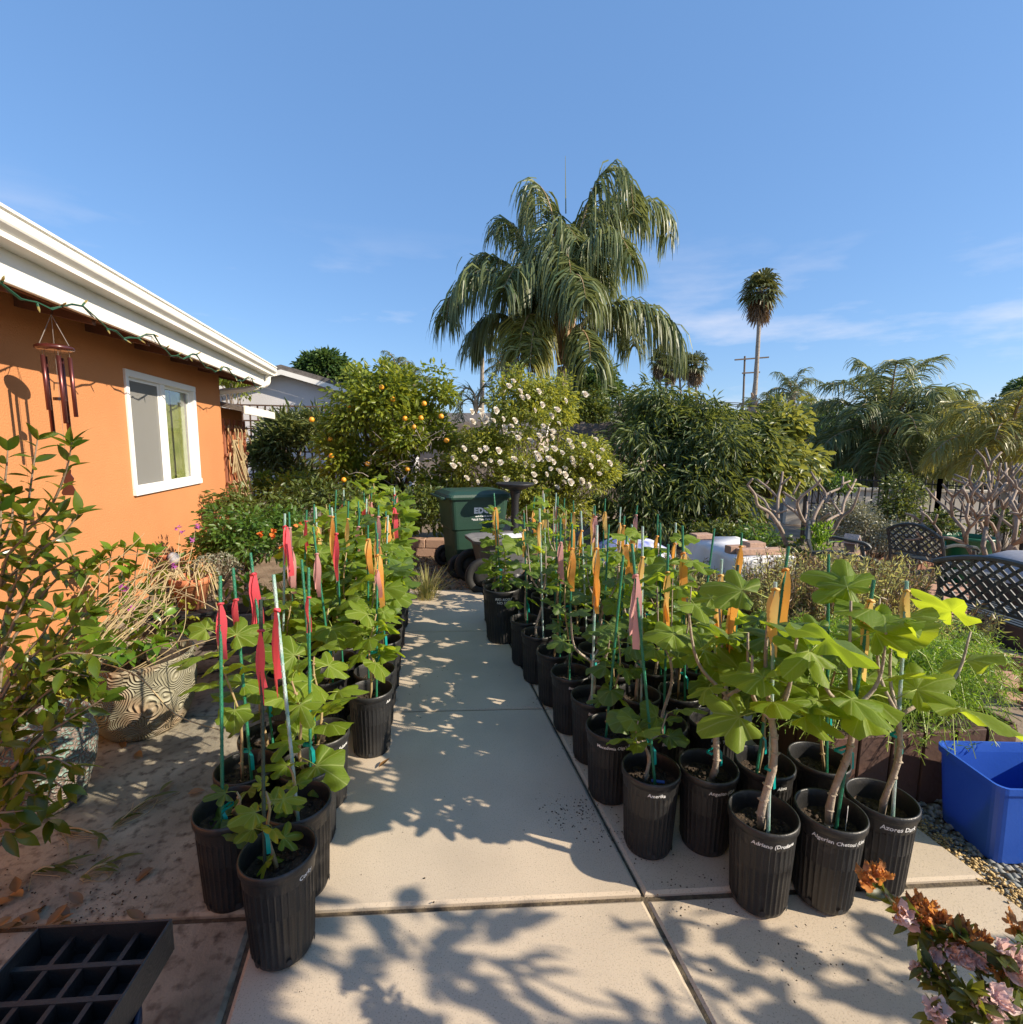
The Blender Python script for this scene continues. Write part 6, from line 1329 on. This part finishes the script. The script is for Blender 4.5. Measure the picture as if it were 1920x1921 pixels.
needle_bush('rosemary_bush', 'grey green and brown rosemary bush between figs and benches', (3.2, 3.05, -.05), [(2.75, 3.1, .4, .78), (3.2, 3.2, .45, .80), (3.6, 3.3, .4, .75), (3.0, 2.75, .4, .62), (3.5, 2.8, .4, .55), (2.5, 3.5, .35, .6)], 1700, .75, M['rosemary'], M['rosemary_dry'], 40, .05)
needle_bush('lavender_bush', 'sage green bush beside the cloth table', (2.35, 4.1, -.05), [(2.3, 4.1, .32, .62), (2.45, 3.8, .25, .5)], 420, .6, M['rosemary'], M['rosemary_dry'], 40, .05)
# asparagus fern in a wooden planter
fp = empty('redwood_planter', (2.35, 2.02, -.04), -.08, 'dark redwood planter box overflowing with asparagus fern', 'planter')
for k in range(6): MB().box((-.42+k*.165, -.26, .17), (.155, .025, .36), bev=.004).build('board', M['planter_wood'], fp)
for k in range(3): MB().box((-.5, -.17+k*.165, .17), (.025, .155, .36), bev=.004).build('board', M['planter_wood'], fp); MB().box((.5, -.17+k*.165, .17), (.025, .155, .36), bev=.004).build('board', M['planter_wood'], fp)
MB().box((0, .26, .17), (1.0, .025, .36)).build('back_board', M['planter_wood'], fp); MB().box((0, 0, .3), (.96, .5, .02)).build('soil', M['soil'], fp)
af = empty('asparagus_fern', (2.45, 2.1, .28), 0, 'feathery bright green asparagus fern spilling from the redwood planter', 'fern'); P = []; D = []; S = []; mb = MB()
for k in range(640):
    a = U(0, 6.28); r = U(.2, .7); p0 = np.array([2.42+U(-.45, .42), 2.10+U(-.24, .25), .28]); d = np.array([math.cos(a)*1.1, math.sin(a)*.75, 0])*r*.75; hh = U(.10, .40); p1 = p0+d*.5+[0, 0, hh]; p2 = p0+d*1.05+[0, 0, hh*U(.1, .8)-.05]; B = bez([p0, p1, p2], 9); mb.tube(B[::3], .0018, 3)
    for j in range(66):
        q = B[int((.2+.8*j/66)*(len(B)-1))]; P.append(q+rng.normal(size=3)*.010); D.append(nrm(rv(1)[0]+nrm(B[-1]-B[-4])*.5)); S.append(U(.02, .04))
mb.build('stems', M['petiole'], af, world=True); link('needles', scatter('needles', (np.array([(0, 0, 0), (-.07, .4, 0), (.07, .4, 0), (0, 1, -.05)]), SIMP[1]), np.array(P), np.array(D), rv(len(P)), np.array(S), M['asparagus']), af, world=True)
MB().box((4.05, 2.65, .12), (.5, .14, .06), R=rotz(-.5)).build('cap', M['redwood'], tag(empty('redwood_rail', (4.05, 2.65, -.1), 0), 'low redwood rail behind the asparagus fern by the bench', 'rail'), world=True)
for o_ in ((-.2, .12), (.2, -.1)): MB().box((4.05+o_[0], 2.65+o_[1]*.9, 0), (.07, .07, .2)).build('post', M['redwood'], bpy.data.objects['redwood_rail'], world=True)
# blue recycling bin
bb = empty('blue_bin', (2.235, 1.385, -.03), -.22, 'bright blue open recycling bin standing on the gravel', 'recycling bin')
def bsec(w_, d_, z, dip=0): 
    P = rrect(w_, d_, .035, 5); return [(x+w_/2 - .0, y+d_/2, z-(dip*math.exp(-((x)/(w_*.32))**2) if y < -d_*.3 else (dip*.6*math.exp(-((y)/(d_*.3))**2) if abs(x) > w_*.44 else 0))) for x, y in P]
wb, db, hb_ = .50, .30, .345
V = []; secs = [bsec(wb*.88, db*.88, 0), bsec(wb*.89, db*.89, .02), bsec(wb, db, hb_-.03, .045), bsec(wb*1.03, db*1.05, hb_-.028, .045), bsec(wb*1.035, db*1.055, hb_, .045), bsec(wb*1.0, db*1.0, hb_, .045), bsec(wb*.97, db*.95, hb_-.04, .045), bsec(wb*.85, db*.85, .03)]
offs = [(0, 0)]*8; n_ = 20
for s_, sec in enumerate(secs):
    cx0 = np.mean([p[0] for p in sec]); cy0 = np.mean([p[1] for p in sec]); V += [(p[0]-cx0+wb/2, p[1]-cy0+db/2, p[2]) for p in sec]
mb = MB(); mb.add(V, [(i*n_+j, i*n_+(j+1) % n_, (i+1)*n_+(j+1) % n_, (i+1)*n_+j) for i in range(7) for j in range(n_)]+[tuple(range(7*n_, 8*n_)), tuple(range(n_-1, -1, -1))]); mb.build('bin_body', M['blue_plastic'], bb, smooth=False)
# gravel strip
def stones(n_, box, smin, smax, m, name, label, flat=.65, z=-.04):
    T = np.array([(1, 0, 0), (-1, 0, 0), (0, 1, 0), (0, -1, 0), (0, 0, flat), (0, 0, -flat)]); Fc = np.array([(0, 2, 4), (2, 1, 4), (1, 3, 4), (3, 0, 4), (2, 0, 5), (1, 2, 5), (3, 1, 5), (0, 3, 5)])
    P = np.stack([rng.uniform(box[0], box[1], n_), rng.uniform(box[2], box[3], n_), z+rng.uniform(-.008, .012, n_)], 1); D = rv(n_)*[1, 1, .3]; Nn = rv(n_)*.4+[0, 0, 1]
    o = link(name, scatter(name, (T*[.5, .5, .5], Fc), P, D, Nn, rng.uniform(smin, smax, n_), m)); tag(o, label, 'ground cover', kind='stuff')
stones(6000, (2.14, 3.6, .2, 1.75), .02, .045, M['gravel'], 'gravel', 'grey blue gravel beside the patio slab')
stones(5000, (-.9, 2.0, 5.62, 8.0), .015, .05, M['chip'], 'mulch', 'brown wood chip mulch beyond the walkway', .3)
stones(1500, (2.1, 2.22, .2, 1.7), .012, .02, M['straw'], 'straw', 'dry straw along the slab edge', .15, -.02)
# crumbs of soil and litter on the slabs
n_ = 1000; xs = rng.uniform(-2.3, 2.1, n_); ys = rng.uniform(.6, 5.4, n_); P_ = np.stack([xs, ys, np.full(n_, .0015)], 1); Fc = np.array([(0, 1, 2), (0, 2, 3)]); T = np.array([(-.5, -.3, 0), (.5, -.35, .1), (.4, .4, .25), (-.4, .3, .05)])
link('crumbs', scatter('crumbs', (T, Fc), P_, rv(n_)*[1, 1, .05], np.tile([0, 0, 1.], (n_, 1)), np.where(rng.random(n_) < .95, rng.uniform(.0012, .004, n_), rng.uniform(.004, .010, n_)), M['soil'])); tag(bpy.data.objects['crumbs'], 'tiny crumbs of soil scattered over the patio slabs', 'debris', kind='stuff')
for (c, n_, s) in (((.72, 1.95), 160, .09), ((.87, 2.35), 50, .05), ((.88, 1.78), 120, .08), ((1.0, 1.5), 60, .1), ((-1.2, 1.9), 260, .2), ((-.2, 3.3), 260, .25), ((.85, 2.9), 90, .06), ((-1.05, 1.75), 200, .12), ((1.2, 1.2), 60, .10)):
    P_ = np.stack([rng.normal(c[0], s, n_), rng.normal(c[1], s*.8, n_), np.full(n_, .002)], 1); o = link('soil_spill', scatter('soil_spill', (T, Fc), P_, rv(n_)*[1, 1, .05], np.tile([0, 0, 1.], (n_, 1)), rng.uniform(.0015, .008, n_)**1.0, M['soil'])); tag(o, 'patch of spilled soil crumbs on the patio', 'debris', kind='stuff')
LT = [leaf_obj_mesh('fallen_leaf', .07, .034, M['litter'], c, f) for c, f in ((.2, .25), (-.2, .2), (.4, .3))]
for (px, py) in ((42, 1683), (105, 1705), (22, 1720), (60, 1722), (75, 1725), (95, 1735), (15, 1745), (60, 1765), (288, 1628), (155, 1695), (45, 1735), (352, 1490), (270, 1725), (85, 1738), (30, 1675), (710, 1440), (230, 1390), (255, 1412), (20, 1690), (120, 1728)):
    p = g(px, py, .012); a = U(0, 6.28); e = link('fallen_leaf', LT[int(U(0, 2.99))]); R = frames(np.array([[math.cos(a), math.sin(a), U(.0, .2)]]), np.array([[U(-.4, .4), U(-.4, .4), 1]]))[0]; mm = Matrix.Identity(4)
    for i in range(3):
        for j in range(3): mm[i][j] = R[i, j]*U(.95, 1.0)
        mm[i][3] = p[i]
    e.matrix_world = mm; tag(e, 'dry brown leaf lying on the patio slab', 'fallen leaf', 'fallen leaves on the patio')
PS = leaf_obj_mesh('leaf', .11, .022, M['azalea_leaf'], .2, .2)
for (a, b) in (((110, 1555), (190, 1570)), ((150, 1650), (210, 1620)), ((210, 1555), (300, 1490)), ((60, 1640), (110, 1630))):
    p0, p1 = g(*a, .01), g(*b, .02); e = empty('pruned_stem', p0, 0, 'cut plant stem with drying leaves lying on the patio', 'plant cutting', 'pruned stems on the patio'); MB().tube(bez([p0, (p0+p1)/2+[0, 0, .02], p1], 4), .003, 4).build('stem', M['stalk'], e, world=True)
    for j in range(6): obj_leaf(e, PS, p0+(p1-p0)*j/5+[0, 0, .01], nrm((p1-p0)+rng.normal(size=3)*[.06, .06, .01]), [0, 0, 1], U(.5, 1.0))
    for j in range(7): q = p1+rng.normal(size=3)*[.05, .05, 0]; q[2] = .008; MB().tube(bez([p0, (p0+q)/2+rng.normal(size=3)*[.02, .02, .004], q], 3), .0013, 3).build('root', M['stalk'], e, world=True)

# ------------------------------------------------------------------ seedling tray on a bucket
zt_ = .36
A = [g(75, 1757, zt_), g(318, 1743, zt_), g(248, 1912, zt_)]
ex = A[1]-A[0]; wx = np.linalg.norm(ex); ex /= wx; ey = np.array([ex[1], -ex[0], 0])     # ey towards the camera
ty = empty('seedling_tray', (A[0][0], A[0][1], zt_-.06), math.atan2(ex[1], ex[0]), 'empty black plastic seedling tray with square cells on a bucket', 'seed tray')
nx_, ny_ = 4, 6; cw = wx/nx_*1.0; cd = cw*1.02; LY = cd*ny_; T_ = M['black_plastic']
mb = MB(); rim = .006
for k in range(1, nx_): mb.box((k*cw, -LY/2, .052), (.012, LY, .006)); mb.box((k*cw, -LY/2, .026), (.004, LY, .05))
mb.build('divider', T_, ty)
mb = MB()
for k in range(1, ny_): mb.box((wx/2, -k*cd, .0535), (wx, .012, .006)); mb.box((wx/2, -k*cd, .0265), (wx, .004, .05))
mb.build('divider', T_, ty)
for (x0, x1, y0, y1) in ((-.006, wx+.006, -.0, .006), (-.006, wx+.006, -LY-.006, -LY), (-.006, 0, -LY, 0), (wx, wx+.006, -LY, 0)): MB().box(((x0+x1)/2, (y0+y1)/2, .04), (x1-x0, y1-y0, .09), bev=.002).build('tray_wall', T_, ty)
mb = MB(); mb.box((wx/2, -LY/2, .001), (wx, LY, .003))
for i in range(nx_):
    for j in range(ny_): mb.box(((i+.5)*cw, -(j+.5)*cd, .006), (cw*.5, cd*.5, .006), bev=.002)
mb.build('tray_floor', T_, ty)
bk = empty('navy_bucket', tuple(np.array(A[0])*[1, 1, 0]+ex*wx*.55+ey*LY*.45), 0, 'dark navy bucket under the seedling tray', 'bucket')
MB().lathe([(.001, .01), (.13, 0), (.135, .02), (.16, .26), (.168, .262), (.168, .292), (.158, .295), (.15, .25), (.001, .24)], 36).build('bucket_body', mat('navy_plastic', (.012, .02, .045), (.02, .03, .06), 8, .4), bk, smooth=True)

# ------------------------------------------------------------------ azalea reaching into the lower right
az_ = empty('azalea', (1.0, .42, 0), 0, 'azalea branches with pale pink and withered orange blooms in the lower corner', 'shrub'); mb = MB(); base_ = np.array([1.02, .40, .30])
MB().lathe([(.001, .01), (.13, 0), (.16, .24), (.17, .26), (.16, .265), (.15, .22), (.001, .21)], 30).build('pot_body', M['terracotta'], az_)
def petal_mesh(m, L_, Wd):
    mb = MB(); n_ = 7; V = []
    for i in range(n_):
        t = i/(n_-1); w_ = Wd*math.sin(math.pi*(.12+.84*t))*.5
        for s in (-1, -.6, -.2, .2, .6, 1): V.append((s*w_, L_*t*(1-.10*s*s)+.0012*math.sin(s*14), .35*L_*t*t+.0035*math.sin(s*6+t*7)*t))
    mb.add(V, [(i*6+j, i*6+j+1, (i+1)*6+j+1, (i+1)*6+j) for i in range(n_-1) for j in range(5)]); return mb.mesh('petal', m, True)
for q in ('petal_pink', 'petal_brown'): m_island_to_obj(M[q])
PP, PB = petal_mesh(M['petal_pink'], .026, .022), petal_mesh(M['petal_brown'], .019, .014)
AL = [leaf_obj_mesh('leaf', .042, .018, M['azalea_leaf'], c, .15) for c in (.1, .3)]
def bloom(p, d, kind, n_=10, s=1.0):
    u_ = nrm(np.cross(d, [.2, .9, .3])); v_ = np.cross(d, u_)
    for k in range(n_):
        a = k*2.4; tilt = .35+.75*(k/n_); dd = nrm(d*(1.15-tilt)+(u_*math.cos(a)+v_*math.sin(a))*tilt+rng.normal(size=3)*(.12 if kind else .35)); obj_leaf(az_, PP if kind else PB, p+rng.normal(size=3)*(.003 if kind else .008), dd, nrm(d-dd*.3+rng.normal(size=3)*.2), s*U(.8, 1.2), 'petal')
stems = [[(1830, 1990, .95), (1790, 1880, .98), (1725, 1745, 1.02), (1650, 1668, 1.05)], [(1860, 1990, .92), (1800, 1880, .95), (1760, 1790, .97), (1735, 1730, .98)], [(1900, 1990, .92), (1860, 1880, .93), (1820, 1790, .95), (1800, 1750, .95)], [(1930, 1960, .9), (1900, 1860, .9), (1880, 1790, .9)], [(1960, 1960, .9), (1945, 1850, .9), (1930, 1770, .92)], [(1850, 1960, .9), (1790, 1930, .88), (1755, 1910, .88)], [(1880, 1990, .88), (1840, 1910, .86), (1820, 1860, .86)], [(1960, 1990, .88), (1920, 1920, .86), (1880, 1890, .85)], [(1840, 1930, .92), (1780, 1850, .93), (1735, 1815, .94)]]
for st in stems:
    B = bez([base_]+A_(st), 7); mb.tube(B, list(np.linspace(.006, .002, len(B))), 5)
    for j in range(len(B)):
        if j < len(B)*.35: continue
        for q in range(3): obj_leaf(az_, AL[q % 2], B[j], nrm(rv(1)[0]+nrm(B[-1]-B[-3])*.5), nrm([0, 0, 1]+rng.normal(size=3)*.6), U(.7, 1.2))
mb.build('branch', M['twig'], az_, world=True)
for (px, py, d, kind, dv) in ((1640, 1645, 1.04, 0, (-.3, .2, 1)), (1655, 1640, 1.04, 0, (.2, .2, 1)), (1628, 1655, 1.04, 0, (-.6, 0, .8)), (1700, 1715, 1.0, 0, (-.3, 0, 1)), (1722, 1705, 1.0, 0, (0, .3, 1)), (1745, 1715, .99, 0, (.2, .2, 1)), (1762, 1728, .98, 0, (.2, .2, 1)), (1735, 1735, .98, 0, (-.3, -.4, .8)), (1785, 1742, .97, 0, (.2, .1, 1)), (1800, 1760, .95, 0, (.1, .1, 1)), (1840, 1765, .94, 0, (0, .1, 1)), (1855, 1785, .93, 0, (0, -.3, 1)), (1862, 1812, .92, 0, (.2, -.6, .6)), (1910, 1745, .95, 0, (0, 0, 1)),
    (1750, 1795, .96, 1, (-.5, -.5, .6)), (1735, 1820, .95, 1, (-.7, -.4, .4)), (1785, 1785, .95, 1, (0, -.6, .8)), (1830, 1800, .93, 1, (-.1, -.7, .7)), (1880, 1785, .91, 1, (.1, -.5, .9)), (1905, 1800, .90, 1, (.2, -.5, .8)), (1890, 1815, .90, 1, (0, -.8, .6)), (1755, 1890, .88, 1, (-.4, -.6, .6)), (1920, 1830, .88, 1, (.2, -.6, .7)), (1700, 1722, .99, 1, (-.6, -.2, .6)), (1845, 1885, .86, 1, (-.2, -.7, .5)), (1870, 1870, .86, 1, (.1, -.6, .7)), (1800, 1795, .94, 1, (-.2, -.5, .8))):
    bloom(at(px, py, d), nrm(dv), kind, 10 if kind else 16, 1.0)

# ------------------------------------------------------------------ trees behind and beside the photographer that shade the near slabs
tree('lemon_tree', 'leafy lemon tree whose shade falls on the slabs by the seedling tray', (1.75, -.45, 0), [((2.25, -.0, 2.15), (.34, .3, .34)), ((1.85, -.05, 1.98), (.42, .3, .28)), ((1.40, -.1, 1.72), (.36, .3, .36)), ((1.55, -.1, 2.55), (.42, .3, .32))], 9500, .11, M['citrus'], .05, 60, .2, nlimb=14)
tree('young_fig_tree', 'open branched tree casting dappled shade on the slabs before the azalea', (3.1, -.5, 0), [((2.95, -.05, 1.30), (.35, .3, .22)), ((3.35, -.1, 1.12), (.35, .3, .2)), ((2.7, 0, 1.38), (.2, .25, .18)), ((2.42, 0, 1.5), (.14, .2, .2)), ((3.75, -.1, 1.05), (.3, .3, .2))], 430, .13, M['hedge'], .025, 26, .16, nlimb=20)
